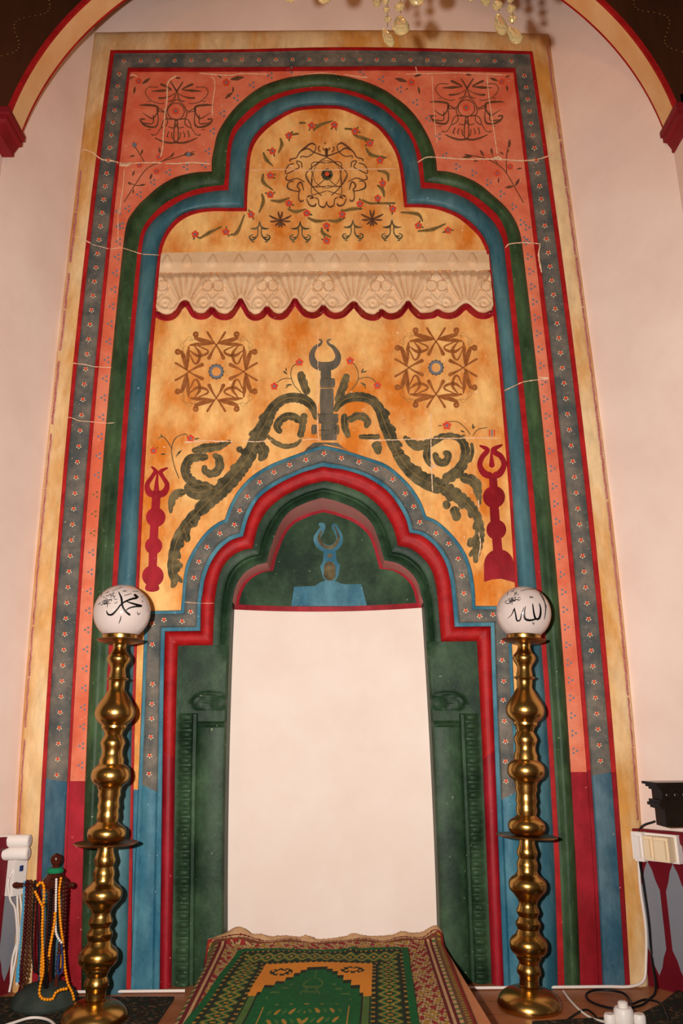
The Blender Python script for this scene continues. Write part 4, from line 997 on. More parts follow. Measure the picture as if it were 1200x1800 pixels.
zt, dpt, xt_ = zr_at(1471); tray_r = 53.5*dpt/FPX
zt2, dpt2, xt2 = zr_at(1127); tray2_r = 39*dpt2/FPX; cup_r = 29.5*dpt2/FPX
zcup = zr_at(1115.5)[0]
zg, dpg, xg = zr_at(1077); gr = 47.3*dpg/FPX
def candlestick(label, loc, lean, strokes, cluster, gpx):
    root = thing('brass_candlestick', label, 'candlestick', loc, 'brass floor candlesticks flanking the mihrab')
    root.rotation_euler = (0, lean, 0)
    def sub(mb, name):
        o = mb.build(name, None, 40); o.parent = root; return o
    mb = MB(); mb.lathe(dome, 'brass', 64); sub(mb, 'domed_base')
    mb = MB(); mb.lathe([(0.001, zneck-.004)] + stem1 + [(stem1[-1][0], zt), (0.001, zt+.001)], 'brass', 48); sub(mb, 'lower_stem')
    mb = MB(); mb.lathe([(0.001, zt-.004), (tray_r*.5, zt-.004), (tray_r*.9, zt-.001), (tray_r, zt+.004), (tray_r*.98, zt+.007), (tray_r*.85, zt+.003), (tray_r*.4, zt+.002), (0.001, zt+.002)], 'brass_tray', 56); sub(mb, 'drip_tray')
    mb = MB(); mb.lathe([(0.001, stem2[0][1]-.008), (stem2[0][0]*.8, stem2[0][1]-.006)] + stem2 + [(stem2[-1][0]*1.2, zt2), (0.001, zt2+.001)], 'brass', 48); sub(mb, 'upper_stem')
    mb = MB(); mb.lathe([(0.02, zt2-.010), (tray2_r*.55, zt2-.008), (tray2_r*.85, zt2-.001), (tray2_r, zt2+.006), (tray2_r*.97, zt2+.008), (tray2_r*.75, zt2+.004), (0.02, zt2+.002)], 'brass_tray', 56); sub(mb, 'drip_tray')
    mb = MB(); mb.lathe([(0.01, zt2+.001), (cup_r*.97, zt2+.002), (cup_r, zt2+.006), (cup_r, zcup-.002), (cup_r*1.03, zcup), (cup_r*.95, zcup), (cup_r*.93, zt2+.01), (0.01, zt2+.008)], 'brass', 48); sub(mb, 'globe_holder')
    mb = MB(); rows = []
    for i in range(29):
        a = -PI/2*0.80 + (PI/2*1.80)*i/28
        rows.append([(gr*math.cos(a)*math.cos(2*PI*k/56), gr*math.cos(a)*math.sin(2*PI*k/56), zg+gr*math.sin(a)) for k in range(56)])
    mb.grid(rows, 'opal_glass', True); globe = sub(mb, 'glass_globe')
    Mw = world(root); Mi = Mw.inverted(); cw = Mw @ Vector((0, 0, zg))
    # place the lettering on the sphere itself
    (ox, oy), s, (gx, gy, grp) = gpx
    dw = depth(cw); k = gr*FPX/dw/grp
    vx = 600 + FPX*(cw-CAM).dot(R_)/dw; vy = 900 - FPX*(cw-CAM).dot(U_)/dw
    def onsphere(px, py):
        rr = ray(vx+(px-gx)*k, vy+(py-gy)*k); oc = CAM-cw; b = rr.dot(oc); c = oc.dot(oc)-(gr*1.006)**2; dsc = b*b-c
        if dsc <= 0: return None
        return Mi @ (CAM + rr*(-b-math.sqrt(dsc)))
    mb = MB()
    for pts, w in strokes: ribbon(mb, C((ox, oy), s, pts), [q/s for q in w] if hasattr(w, '__len__') else w/s, 'black_ink', proj=onsphere, n=max(8, 3*len(pts)+6))
    x0, y0, x1, y1, nst = cluster
    rnd = random.Random(11)
    for q in range(nst):
        a = x0+(x1-x0)*rnd.random(); b = y0+(y1-y0)*rnd.random(); l = 28+40*rnd.random(); th = rnd.choice((0, .4, 1.3, 1.8, 2.6, -.5))
        ribbon(mb, C((ox, oy), s, [(a, b), (a+l*.5*math.cos(th), b+l*.5*math.sin(th)+8), (a+l*math.cos(th), b+l*math.sin(th))]), [5/s, 9/s, 4/s], 'black_ink', proj=onsphere, n=6)
    t = mb.build('black_lettering', None, 0, fix=False); t.parent = globe
    return root
lean_r = math.atan2(zr_at(1130)[2]-RC.x, zr_at(1130)[0])
strR = [([(742,365),(760,440),(758,520),(735,575),(695,572),(672,500),(655,370)], [12,22,28,30,28,24,14]), ([(700,575),(650,592),(590,592),(552,565),(548,490),(562,405)], [20,26,32,28,18,8]), ([(545,420),(510,510),(490,590),(450,600),(432,520),(412,425)], [8,14,18,22,20,14]),
        ([(415,440),(375,525),(318,575)], [18,10,4]), ([(615,275),(625,300),(640,280),(650,300),(668,282)], 9), ([(650,620),(665,640),(682,620)], 9), ([(665,638),(668,660)], 8), ([(740,210),(800,310),(828,440),(810,592)], [6,12,15,8]), ([(490,212),(600,184),(700,185)], 6),
        ([(290,365),(340,375),(400,335),(480,315)], [10,10,14,10]), ([(740,225),(815,360),(845,430)], 6)]
strL = [([(508,240),(548,330),(562,430),(605,505),(668,556)], [10,28,26,26,32]), ([(352,485),(372,540),(425,545),(490,482),(552,405),(650,352),(768,322)], [8,22,28,22,20,24,32]), ([(712,280),(772,325)], [36,26]), ([(612,372),(700,402),(822,436)], [12,24,32]), ([(822,436),(720,442),(640,466),(598,505)], [24,20,16,10]),
        ([(580,302),(682,268)], 8), ([(566,235),(580,245),(590,232),(606,242),(618,230)], 8), ([(545,560),(535,610),(512,668)], [8,15,5]), ([(755,508),(770,545),(800,518)], [8,12,6]), ([(820,300),(824,315)], 8), ([(818,360),(828,385)], 8), ([(420,242),(560,182)], 6), ([(690,240),(770,240)], 6)]
candlestick('brass candlestick lamp standing at the right of the niche, by the black cables', RC, lean_r, strR, (330, 205, 450, 340, 26), ((850, 1010), 7.5, (921.3, 1077, 47.3)))
kl = 1.034
LC = Vector((0, 0, 0)); rl = (RC.y+3.4)/kl
lb = P(166, 1778, -(rl-3.4)); LC = Vector((lb.x, rl-3.4, 0))
ltop = P(214.3, 1079, -LC.y)
lean_l = math.atan2(ltop.x-LC.x, zg)
candlestick('brass candlestick lamp standing at the left of the niche, beside the bead stand', LC, lean_l, strL, (290, 250, 450, 400, 40), ((140, 1010), 7.5, (214.3, 1079, 48.3)))

# ------------------------------------------------------------------ platform and rugs
ZP = 0.15
def onrug(px, py, z): return G(px, py, z)
mb = MB()
q0 = G(806, 1700, ZP); q1 = G(868, 1800, ZP); dv = (q1-q0)/(q1.y-q0.y)
br = q0 + dv*(-0.03-q0.y); fr_ = q0 + dv*(-1.25-q0.y)
w0 = G(374, 1642, ZP); w1 = G(292, 1800, ZP); dl = (w1-w0)/(w1.y-w0.y)
bl = w0 + dl*(-0.03-w0.y); fl = w0 + dl*(-1.25-w0.y)
tp = [bl+Vector((.03, 0, 0)), br, fr_, fl+Vector((.03, 0, 0))]; bt = [Vector((p.x, p.y, 0)) for p in tp]
tp = [Vector((p.x, p.y, ZP-.012)) for p in tp]
mb.face(tp, 'plank_wood')
for i in range(4): mb.face([tp[i], tp[(i+1) % 4], bt[(i+1) % 4], bt[i]], 'plank_wood')
mb.face(bt[::-1], 'plank_wood')
# recessed niche floor continues the platform
plat = tag(mb.build('wooden_platform', smooth=0), 'low bare wooden platform under the rugs, its edge showing right of them', 'platform')

# large patterned rug: u across, v from the wall outwards
a0 = G(374, 1645, ZP); a1 = G(284, 1806, ZP); c0 = G(772, 1645, ZP); c1_ = G(836, 1806, ZP)
dA = (a1-a0)/(a1.y-a0.y); dC = (c1_-c0)/(c1_.y-c0.y)
def rugpt(u, yv):
    A = a0+dA*(yv-a0.y); B = c0+dC*(yv-c0.y); return A+(B-A)*u
NU, NVr = 280, 320
rows = []
for j in range(NVr+1):
    yv = 0.02 - 1.15*j/NVr
    r = []
    for i in range(NU+1):
        u = i/NU; p = rugpt(u, yv)
        z = ZP + 0.004*math.sin(u*23+yv*5)*max(0, 1-abs(yv)*2)
        bk = math.exp(-((yv-0.02)/0.05)**2)
        z += bk*(0.018 + 0.034*math.exp(-((u-0.13)/0.05)**2) + 0.030*math.exp(-((u-0.97)/0.035)**2) - 0.012*math.exp(-((u-0.5)/0.2)**2))
        z -= 0.13*max(0, (0.045-u)/0.045)**1.5*min(1, abs(yv)/0.12)      # left edge sags off the platform
        z += 0.006*math.exp(-((u-0.985)/0.015)**2)
        if j < 8 and .18 < u < .95: z += (1-j/8)*(.006*random.random() + .010*max(0, math.sin(u*31+1))**3)
        r.append(Vector((p.x, p.y, z)))
    rows.append(r)
def rugmat(i, j):                       # i along v (rows), j across
    u = (j+.5)/NU; v = (i+.5)/NVr*1.15
    if v < 0.020: return 'rug_fringe'
    e = min(u, 1-u, ) * 0.97
    if v < 0.05: e = min(e, (v-.02)*0.9)
    if v < .05 and min(u, 1-u) > .02:
        k = v + 0.006*math.sin(u*40)
        return 'rug_fringe' if k < .026 else 'rug_maroon' if k < .031 else 'rug_beige' if k < .036 else 'rug_brown' if k < .042 else 'rug_red' if k < .046 else 'rug_brown'
    if u > 0.5 or v < .05:
        if e < 0.010: return 'rug_red'
        if e < 0.020: return 'rug_gold' if int(v*90) % 2 else 'rug_brown'
        if e < 0.030: return 'rug_brown'
        if e < 0.045: return ('rug_beige', 'rug_olive', 'rug_beige')[int(v*70) % 3]
        if e < 0.055: return 'rug_maroon'
        if e < 0.066: return 'rug_beige'
        if e < 0.076: return 'rug_maroon'
    else:
        if e < 0.012: return 'rug_red'
        if e < 0.05: return ('rug_beige', 'rug_olive', 'rug_brown')[int(v*60+u*40) % 3]
        if e < 0.062: return 'rug_maroon'
        if e < 0.072: return 'rug_beige'
        if e < 0.082: return 'rug_maroon'
    v *= .45
    h = math.sin(u*104+1.7*math.sin(v*70))*math.sin(v*135+1.3*math.sin(u*90)); g = math.sin(u*250+v*100)*math.sin(v*260-u*60)
    if h > 0.45: return 'rug_red'
    if h > 0.15 and g > 0.1: return 'rug_maroon'
    if h < -0.55: return 'rug_gold'
    if g < -0.55: return 'rug_brown'
    if g > 0.7: return 'rug_olive'
    return 'rug_beige'
mb = MB(); mb.grid(rows, rugmat)
rug = mb.build('patterned_rug', smooth=60, fix=False)
md = rug.modifiers.new('pile', 'SOLIDIFY'); md.thickness = 0.006; md.offset = -1
tag(rug, 'large red and beige patterned rug with striped borders laid under the green prayer rug', 'rug')

# green prayer rug on top
g0 = G(421, 1673, ZP); g1 = G(329, 1800, ZP); h0 = G(717, 1675, ZP); h1 = G(736, 1800, ZP)
dG = (g1-g0)/(g1.y-g0.y); dH = (h1-h0)/(h1.y-h0.y)
YG = (g0.y+h0.y)/2; LG = 1.02; NU2, NV2 = 330, 500
WG = (h0-g0).length
def prmat(i, j):
    u = (j+.5)/NU2; v = (i+.5)/NV2*LG/WG*0.42      # v in units of the rug's width
    e = min(u, 1-u); ev = v
    if e < 0.035 or ev < 0.022: return 'rug_green'
    if e < 0.205 and ev > 0.09 or ev < 0.135:
        if e >= 0.205 or ev < 0.135 and ev < e: c = (ev-.022)/0.115; t = u
        else: c = (e-.035)/0.17; t = v
        if c < 0.10 or c > 0.90: return 'rug_gold' if int(t*100) % 3 == 0 else 'rug_dark'
        if c < 0.18 or c > 0.82: return 'rug_dark'
        ph = (t*(15 if e >= .205 or ev < .135 and ev < e else 24)) % 1; w = abs(c-.5)
        d = abs(w-0.16-0.10*math.cos(2*PI*ph))
        if d < 0.032: return 'rug_gold'
        if d < 0.085: return 'rug_olive'
        if d < 0.12: return 'rug_green'
        if w < 0.10 and abs(ph-.5) < .2: return 'rug_orange' if w < .05 else 'rug_red'
        if w < 0.07: return 'rug_gold' if abs(ph) < .12 or abs(ph-1) < .12 else 'rug_dark'
        if d < 0.13: return 'rug_olive'
        return 'rug_dark'
    x = abs(u-0.5); top = 0.17
    # stepped niche outline
    steps = [(0.055, .188), (0.085, .205), (0.115, .225), (0.15, .255), (0.19, .29), (0.235, .325), (0.255, .375)]
    lim = next((s_[1] for s_ in steps if x < s_[0]), 9)
    inner_w = 0.255
    if v < 0.383:
        if v < lim - 0.014:
            # leafy scroll in the orange spandrel
            k = math.hypot((x-.19)/0.065, (v-.20)/0.030)
            if v < .25 and abs(k-0.7) < .28 and math.sin(u*170)*math.sin(v*190) > -0.3: return 'rug_dark'
            return 'rug_orange'
        if v < lim + 0.008: return 'rug_dark'
    if x > 0.245:
        if x < 0.256: return 'rug_dark'
        if x < 0.285: return 'rug_olive'
        return 'rug_dark' if x < .29 else 'rug_green'
    if x > .19 and x < .197 and v > .45: return 'rug_gold'
    lim2 = lim + 0.07
    if 0.10 < x < 0.2 and abs(v-lim-.075) < .006: return 'rug_olive'
    # hanging vase motif
    vy = v-0.255
    if x < .05 and 0 < vy < .12:
        if abs(x-(.018+.03*abs(math.sin(vy*40)))) < .006 or (abs(vy-.06) < .008 and x < .04) or (abs(vy-.10) < .005 and x < .03): return 'rug_olive'
    if x < .004 and .19 < v < .255: return 'rug_olive'
    if x < .17 and .44 < v < .95:
        q = math.sin(x*95+math.sin(v*60)*1.2)*math.sin(v*62)
        if q > 0.62 + 0.8*max(0, x-(v-.40)*.9): return 'rug_gold'
        if q < -0.80: return 'rug_olive'
    return 'rug_green'
rows = []
for j in range(NV2+1):
    yv = -LG*j/NV2; r = []
    for i in range(NU2+1):
        u = i/NU2; A = g0+dG*(YG+yv-g0.y); B = h0+dH*(YG+yv-h0.y); p = A+(B-A)*u
        z = ZP + 0.0075 + 0.003*math.sin(u*9+yv*14) + 0.008*math.exp(-((u-.67)/.03)**2)*math.exp(-((yv+.03)/.05)**2)
        if j == 0: z += 0.004*random.random()
        r.append(Vector((p.x, p.y + (0.010*(random.random()-.5) if j == 0 else 0), z)))
    rows.append(r)
mb = MB(); mb.grid(rows, prmat)
pr = mb.build('prayer_rug', smooth=60, fix=False)
md = pr.modifiers.new('pile', 'SOLIDIFY'); md.thickness = 0.005; md.offset = -1
tag(pr, 'green prayer rug with an orange-cornered arch design lying on the larger rug', 'prayer rug')

# floor carpets
def carpet(name, pts, label):
    mb = MB(); t = [Vector((x, y, 0.010)) for x, y in pts]
    mb.face(t, 'carpet_dark')
    for i in range(len(t)):
        a, b = t[i], t[(i+1) % len(t)]; mb.face([a, b, Vector((b.x, b.y, 0.0005)), Vector((a.x, a.y, 0.0005))], 'base_cloth')
    return tag(mb.build(name, smooth=0), label, 'carpet')
e0 = G(-30, 1757, 0); e1 = G(306, 1757, 0)
carpet('floor_carpet', [(XL+.04, e0.y), (e1.x, e1.y), (bl.x-.10, -0.9), (XL+.04, -0.9)], 'dark flecked carpet under the left candlestick and bead stand')
f0 = G(935, 1801, 0); f1 = G(1120, 1790, 0); f2 = G(1160, 1770, 0); f3 = G(1200, 1738, 0)
carpet('floor_carpet', [(f0.x, f0.y), (f1.x, f1.y), (f2.x, f2.y), (f3.x, f3.y), (XR+.35, f3.y), (XR+.35, -1.2), (f0.x, -1.2)], 'dark flecked carpet corner at the lower right, by the black cables')

# ------------------------------------------------------------------ cables, sockets, plugs
def cable(name, pts, r, mat, label, n=60):
    p = np.array([tuple(q) for q in pts]); d = np.r_[0, np.cumsum(np.linalg.norm(np.diff(p, axis=0), axis=1))]
    q = np.vstack([2*p[0]-p[1], p, 2*p[-1]-p[-2]]); out = []
    for i in range(1, len(q)-2):
        for t in np.linspace(0, 1, 10, endpoint=False):
            a, b, c, e = q[i-1], q[i], q[i+1], q[i+2]
            out.append(Vector(0.5*((2*b)+(c-a)*t+(2*a-5*b+4*c-e)*t*t+(3*b-a-3*c+e)*t**3)))
    out.append(Vector(p[-1]))
    mb = MB(); mb.tube(out, r, mat, 8); return tag(mb.build(name, smooth=60), label, 'cable')
def onfloor(px, py, r): q = G(px, py, r); return q
def onwall(px, py, off): return surf(px, py, off)
fc = [Vector((P(x, 1735, 0).x, -.055, .008)) for x in (120, 160, 200, 250, 300, 330)]
cable('white_cable', fc, .0055, 'cable_white', 'thin white cable along the foot of the wall, left of the rugs')
rc = [Vector((P(x, 1735, 0).x, -.055, .008)) for x in (800, 850, 920, 1000, 1060, 1100)]
rc += [surf(1128, 1722, .010), surf(1137, 1690, .008), surf(1131, 1630, .008), surf(1127, 1560, .008), surf(1124, 1512, .008)]
cable('white_cable', [q for q in rc if q], .0055, 'cable_white', 'white cable running along the wall foot and up beside the right border')
rz = .006
cable('white_cable', [G(990, 1742, rz), G(1000, 1756, rz), G(1018, 1775, rz), G(1040, 1790, rz), G(1065, 1797, rz+.01)], .004, 'cable_white', 'thin white flex from the right candlestick base to the plug block')
cable('white_cable', [G(x, y, .016) for x, y in ((-20,1812),(20,1799),(55,1789),(85,1793),(102,1810),(106,1830))], .0045, 'cable_white', 'white flex looped on the dark carpet in front of the bead stand')
bz = .006
sp = [surf(1157, 1443, .02), surf(1139, 1456, .05), surf(1136, 1500, .05), surf(1141, 1560, .035), surf(1148, 1620, .03), surf(1153, 1680, .03)]
sp = [q for q in sp if q] + [G(1152, 1738, .03), G(1140, 1757, bz), G(1120, 1769, bz), G(1080, 1773, bz), G(1040, 1762, bz), G(1030, 1748, bz), G(1050, 1740, bz), G(1090, 1744, bz), G(1106, 1757, bz), G(1108, 1772, bz+.02)]
cable('black_cable', sp, .0042, 'cable_black', 'long black cable dropping from the shelf and coiling on the wooden floor')
cable('black_cable', [G(1110, 1765, .02), G(1135, 1757, bz), G(1160, 1764, bz+.01), G(1172, 1785, bz+.012), G(1178, 1810, bz+.012)], .0042, 'cable_black', 'short black cable curving right from the white plug block')
cable('black_cable', [G(985, 1803, bz), G(1005, 1787, bz), G(1028, 1775, bz), G(1045, 1785, bz), G(1052, 1803, bz)], .0036, 'cable_black', 'thin black cable loop at the bottom edge, near the right candlestick')
# plug block on the floor
pc = G(1098, 1806, 0)
t = thing('plug_block', 'white plug adapter block on the floor at the bottom right', 'plug adapter', pc)
mb = MB(); mb.lathe([(.001, 0), (.028, 0), (.031, .006), (.031, .05), (.026, .058), (.001, .058)], 'white_plastic', 28, pc); mb.build('body', t)
for k, (dx, dy) in enumerate(((-.045, .0), (.048, -.005))):
    mb = MB(); mb.lathe([(.001, 0), (.018, 0), (.02, .004), (.02, .034), (.016, .040), (.001, .040)], 'white_plastic', 24, pc+Vector((dx, dy, 0))); mb.build('plug', t)
mb = MB(); mb.lathe([(.001, .058), (.016, .058), (.016, .072), (.010, .076), (.001, .076)], 'white_plastic', 20, pc); mb.build('cap', t)

# right-hand socket strip at the top of the dado
dn_ = (Vector((XR, -D_ARCH, 0)) - Vector((crr[0].x, 0, 0))).normalized(); nw = Vector((dn_.y, -dn_.x, 0)); 
if nw.x > 0: nw = -nw
yaw = math.atan2(-dn_.y, -dn_.x) 
RW = Matrix((dn_, -nw, Vector((0, 0, 1)))).transposed()
s0 = surf(1126, 1485, .0)
t = thing('socket_strip', 'white socket strip with plugs along the top of the right dado', 'socket strip', s0)
def lb(mb, a, b, h, d0, d1, mat, dz=0):      # block along the dado from a to b (m), height h, standing d0..d1 off it
    c = Vector((s0.x, s0.y, s0.z+dz)) + dn_*(a+b)/2 + nw*(d0+d1)/2
    mb.box(c, (abs(b-a), abs(d1-d0), h), mat, RW)
mb = MB(); lb(mb, -.02, .175, .10, .0, .03, 'white_plastic'); mb.build('backplate', t, 0)
for k, (a, b, h, d, m) in enumerate(((.005, .045, .105, .055, 'white_plastic'), (.055, .095, .085, .065, 'beige_plastic'), (.105, .165, .085, .075, 'beige_plastic'))):
    mb = MB(); lb(mb, a, b, h, .03, d, m); lb(mb, a+.008, b-.008, h*.75, d, d+.012, m); o_ = mb.build('plug', t, 0)
    if m == 'beige_plastic': o_['label'] = 'cream plug'
# carved black shelf on the right wall
z0 = P(1150, 1452, .30).z; z1 = P(1150, 1374, .30).z; xs0 = P(1150, 1376, .36).x; H = z1-z0
def shelf_layers(lst, mat):
    mb = MB()
    for f0, f1, inset, dpt in lst:
        mb.box(((xs0+inset+XR+.35)/2, -.30+0.0, z0+H*(f0+f1)/2), (XR+.35-xs0-inset, .12-2*dpt, H*(f1-f0)), mat)
    return mb
t = thing('carved_shelf', 'black carved shelf with a row of bosses on the right wall', 'shelf', (xs0+.2, -.30, z0))
shelf_layers([(.94, 1.0, 0, -.012), (.88, .94, .010, -.004), (.82, .88, .018, .004)], 'black_lacquer').build('cornice', t, 0)
shelf_layers([(.60, .82, .026, .010), (.53, .60, .014, .004), (.46, .53, .008, 0), (.40, .46, .016, .006)], 'black_lacquer').build('frieze', t, 0)
shelf_layers([(0, .40, .030, .012)], 'black_lacquer').build('box', t, 0)
for k in range(6):
    mb = MB(); mb.ball((xs0+.045+.030*k, -.30-.052, z0+H*.71), .0125, 'black_lacquer', 14, (1, .6, 1.15)); mb.build('boss', t)

# left-hand sockets
sl = surf(12, 1500, .0)
dnl = (Vector((XL, -D_ARCH, 0)) - Vector((cl[0].x, 0, 0))).normalized(); nl_ = Vector((dnl.y, -dnl.x, 0))
if nl_.x < 0: nl_ = -nl_
RL = Matrix((dnl, -nl_, Vector((0, 0, 1)))).transposed()
t = thing('socket_strip', 'white wall socket with adapters left of the bead stand', 'socket strip', sl)
mb = MB()
for k, dz in enumerate((.03, -.015)):
    c = surf(28, 1487, .05) + Vector((0, 0, dz-.005)); mb.tube([c+Vector((-.12, 0, 0)), c+Vector((-.02, 0, 0)), c+Vector((0.012, 0, 0)), c+Vector((.016, 0, 0))], [.024, .024, .024, .019], 'white_plastic', 20)
mb.build('adapter', t)
mb = MB(); c = surf(22, 1540, .02); mb.box(c, (.06, .04, .13), 'white_plastic', RL); mb.build('socket_box', t, 0)
mb = MB(); mb.box(c+nl_*.022+Vector((0, 0, .03)), (.014, .006, .02), 'bead_navy', RL); mb.build('switch', t, 0)
for k, (pp, lab) in enumerate((([(14,1525),(4,1550),(8,1580),(17,1600),(20,1660),(12,1710),(6,1742)], 'white cable hanging from the left socket, the one bowed outwards'), ([(20,1562),(21,1600),(24,1660),(22,1700),(19,1730)], 'white cable hanging straight down from the left socket box'), ([(24,1562),(28,1620),(30,1680),(27,1722)], 'white cable hanging closest to the bead stand from the left socket box'))):
    q = [surf(x, y, .03) for x, y in pp]; cable('white_cable', [v for v in q if v is not None], .0045, 'cable_white', lab)

# ------------------------------------------------------------------ prayer-bead stand and its strings
DB = 0.22
bc = P(78, 1760, DB); bc.z = 0
def B(px, py, dd=0.0): return P(px, py, DB+dd)
t = thing('bead_stand', 'dark turned wooden stand with two arms hung with prayer beads', 'bead stand', bc)
zt_ = lambda y: B(80, y).z
mb = MB(); mb.lathe([(.001, .0105), (.106, .0105), (.112, .02), (.110, .035), (.098, .055), (.075, .072), (.045, .082), (.001, .085)], 'base_cloth', 48, bc); o_ = mb.build('base', t); o_['label'] = 'dark cloth covered round base'
mb = MB(); mb.lathe([(.001, .08), (.022, .08), (.018, .11), (.014, .2), (.014, zt_(1600)), (.02, zt_(1570)), (.046, zt_(1560)), (.05, zt_(1553)), (.046, zt_(1547)), (.03, zt_(1540)), (.024, zt_(1531)), (.013, zt_(1526)), (.011, zt_(1522)), (.019, zt_(1516)), (.021, zt_(1510)), (.017, zt_(1504)), (.004, zt_(1500))], 'dark_wood', 32, (bc.x, bc.y, 0)); mb.build('post', t)
for x0, x1 in ((78, 22), (82, 131)):
    a, b = B(x0, 1555), B(x1, 1556); mb = MB()
    mb.tube([a+(b-a)*k for k in (0, .3, .7, .8, .88, .96, 1)], [.009, .0075, .008, .0085, .011, .009, .003], 'dark_wood', 14); mb.build('arm', t)
mb = MB(); mb.lathe([(.028, zt_(1534)), (.031, zt_(1531)), (.027, zt_(1527)), (.02, zt_(1525))], 'green_thread', 24, (bc.x, bc.y, 0)); o_ = mb.build('thread_band', t); o_['label'] = 'green thread wound round the neck'
def beads(label, px, br, mat, dd, tassel=None, sub=None):
    br *= 0.86
    p = spline(px, 400); q = [B(x, y, dd + 0.012*math.sin(i*.02)) for i, (x, y) in enumerate(p)]
    for v in q: v.z = max(v.z, .016+br)
    mb = MB(); acc = 0; last = q[0]; mb.ball(last, br, mat, 8); n = 0
    for v in q[1:]:
        if (v-last).length >= br*1.75: mb.ball(v, br, mat, 8); last = v; n += 1
    o_ = tag(mb.build('prayer_beads', smooth=60, fix=False), label, 'prayer beads', 'prayer beads hanging on the stand')
    if tassel:
        mb = MB(); a = q[-1] if tassel > 0 else q[0]; mb.tube([a, a+Vector((0, -.002, -.02)), a+Vector((.004, -.002, -.06))], [.004, .007, .009], sub or mat, 8); mb.build('tassel', o_)
    return o_
beads('turquoise prayer beads hanging furthest left on the stand', [(43,1551),(41,1590),(38,1630),(35,1670),(33,1692)], .0062, 'bead_blue', .0, 1)
beads('dark maroon prayer beads hanging next to the turquoise string', [(48,1550),(46,1600),(43,1650),(38,1700),(36,1732)], .009, 'bead_maroon', .012, 1)
beads('brown prayer beads in the bundle left of the post', [(54,1550),(53,1600),(50,1650),(46,1700),(40,1735)], .009, 'bead_brown', .022, 1)
beads('black prayer beads in a long loop left of the post', [(62,1549),(59,1600),(57,1650),(58,1690),(62,1710),(67,1700),(67,1650),(66,1600),(65,1552)], .0058, 'bead_black', .015, 0)
beads('orange prayer beads hanging double in front of the post', [(66,1556),(72,1551),(77,1560),(76,1600),(75,1650),(73,1690),(72,1715),(77,1724),(83,1705),(88,1665),(95,1625),(97,1600)], .0068, 'bead_orange', .046, 0)
beads('orange prayer beads trailing in a curl on the base', [(62,1568),(70,1585),(75,1598),(74,1640),(76,1700),(72,1725),(69,1745),(74,1755),(84,1757),(93,1755),(97,1746),(106,1740),(117,1738)], .0062, 'bead_orange', .118, 0)
beads('glossy black prayer beads hanging straight down right of the orange strings', [(92,1548),(89,1590),(86,1640),(84,1690),(82,1704)], .0072, 'bead_black', .036, 1)
beads('white prayer beads hanging right of the post', [(99,1546),(98,1590),(98,1635),(103,1650),(110,1659)], .0055, 'bead_white', .042, 0)
beads('orange prayer beads hanging furthest right, reaching the floor', [(107,1544),(104,1570),(106,1620),(111,1660),(114,1700),(119,1728),(127,1745),(130,1758)], .0062, 'bead_orange', .030, 0)
beads('dark brown prayer beads hanging between the white and the rightmost orange string', [(112,1552),(110,1600),(106,1650),(102,1690),(100,1712)], .009, 'bead_brown', .014, 1)
beads('navy prayer beads in a small loop low on the right of the stand', [(108,1662),(110,1690),(108,1708),(103,1712),(101,1700),(104,1675)], .0058, 'bead_navy', .040, 0)
beads('maroon prayer beads hanging on the right arm near its tip', [(117,1552),(115,1590),(113,1640),(111,1668)], .0085, 'bead_maroon', .006, 1, 'bead_orange')

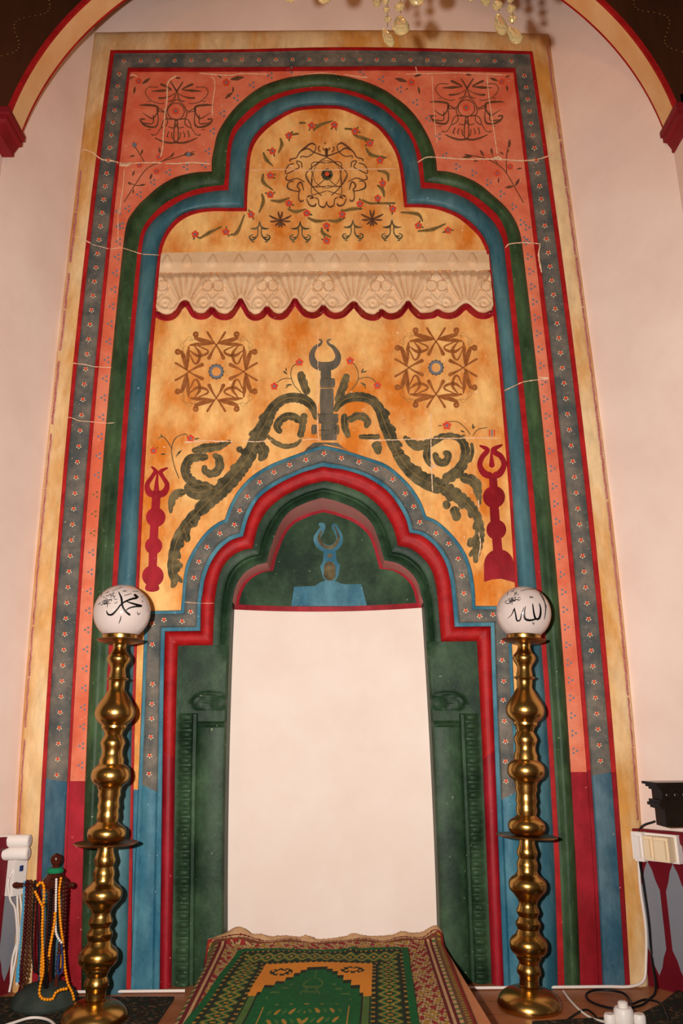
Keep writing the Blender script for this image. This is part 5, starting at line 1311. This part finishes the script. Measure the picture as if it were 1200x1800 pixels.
# ------------------------------------------------------------------ chandelier with crystal drops
YC = 1.56
cc = P(705, -420, YC)
t = thing('chandelier', 'crystal chandelier, only its lowest drops hanging into view at the top', 'chandelier', cc)
mb = MB(); ring_ = [cc+Vector((0.42*math.cos(a), 0.30*math.sin(a), 0)) for a in np.linspace(0, 2*PI, 49)]; mb.tube(ring_, .010, 'brass', 12, False); mb.build('ring', t)
mb = MB(); mb.tube([cc+Vector((0, 0, .0)), cc+Vector((0, 0, 1.6))], .012, 'brass', 12)
for k in range(6):
    a = k*PI/3+.2; mb.tube([cc+Vector((0, 0, .25)), cc+Vector((.22*math.cos(a), .16*math.sin(a), .16)), cc+Vector((.42*math.cos(a), .30*math.sin(a), 0))], .008, 'brass', 10)
mb.build('stem', t)
def cpoint(px, py): return P(px, py, YC)
def drop(px, py, w, h, tilt):
    c = cpoint(px, py); sc = depth(c)/FPX; w *= sc; h *= sc; mb = MB(); rows = []
    n = 8; prof = [(0.02, .5), (.18, .40), (.34, .22), (.46, 0.0), (.50, -.18), (.40, -.34), (.22, -.45), (.02, -.5)]
    Rt = Matrix.Rotation(tilt, 3, 'Y')
    for i, (r, z) in enumerate(prof):
        rows.append([c + Rt @ Vector((r*w*math.cos(2*PI*(k+.5*(i % 2))/n), r*w*.55*math.sin(2*PI*(k+.5*(i % 2))/n), z*h)) for k in range(n)])
    mb.grid(rows, 'crystal', True); mb.face(rows[0][::-1], 'crystal'); mb.face(rows[-1], 'crystal')
    mb.build('crystal_drop', t, 28)
def bead(px, py, r):
    c = cpoint(px, py); sc = depth(c)/FPX; mb = MB(); mb.ball(c, r*sc, 'crystal', 8, (1, .7, .9)); mb.build('crystal_bead', t, 0)
def wire(pts):
    mb = MB(); mb.tube([cpoint(*q) for q in pts], .0009, 'brass', 6); mb.build('wire', t)
for d in ((511,-12,24,40,.25),(570,-12,30,46,.1),(663,-2,16,38,.1),(681,66,19,44,-.35),(704,44,32,44,-.05),(732,-8,32,44,.0),(610,-24,26,40,0),(790,-30,30,44,.1),(829,-10,18,32,.2),(851,-8,20,48,-.15),(879,42,24,50,-.15),(903,61,26,42,-.45),(930,-20,26,44,.1),(640,-34,24,36,.2)):
    drop(*d)
for b in ((678,2,6.5),(679,17,6.5),(681,34,7),(702,12,9.5),(702,-6,8),(874,9,10),(873,-8,8),(898,15,9),(900,33,8.5),(897,-3,8),(732,-36,8),(570,-42,8),(511,-38,8)):
    bead(*b)
for w in ([(678,-420),(681,48)], [(702,-420),(704,24)], [(873,-420),(877,20)], [(896,-420),(901,42)], [(732,-420),(732,-28)], [(511,-420),(511,-30)], [(570,-420),(570,-34)], [(851,-420),(851,-30)], [(829,-420),(829,-24)], [(663,-420),(663,-20)], [(610,-420),(610,-42)], [(790,-420),(790,-50)], [(930,-420),(930,-40)], [(640,-420),(640,-50)]):
    wire(w)
for k in range(4):
    a = k*PI/2+.6; q = cc+Vector((.40*math.cos(a), .28*math.sin(a), .10))
    lm = lamp('chandelier_bulb', q, 3.6, (1.0, 0.48, 0.17), .03)
    attach(lm, t)
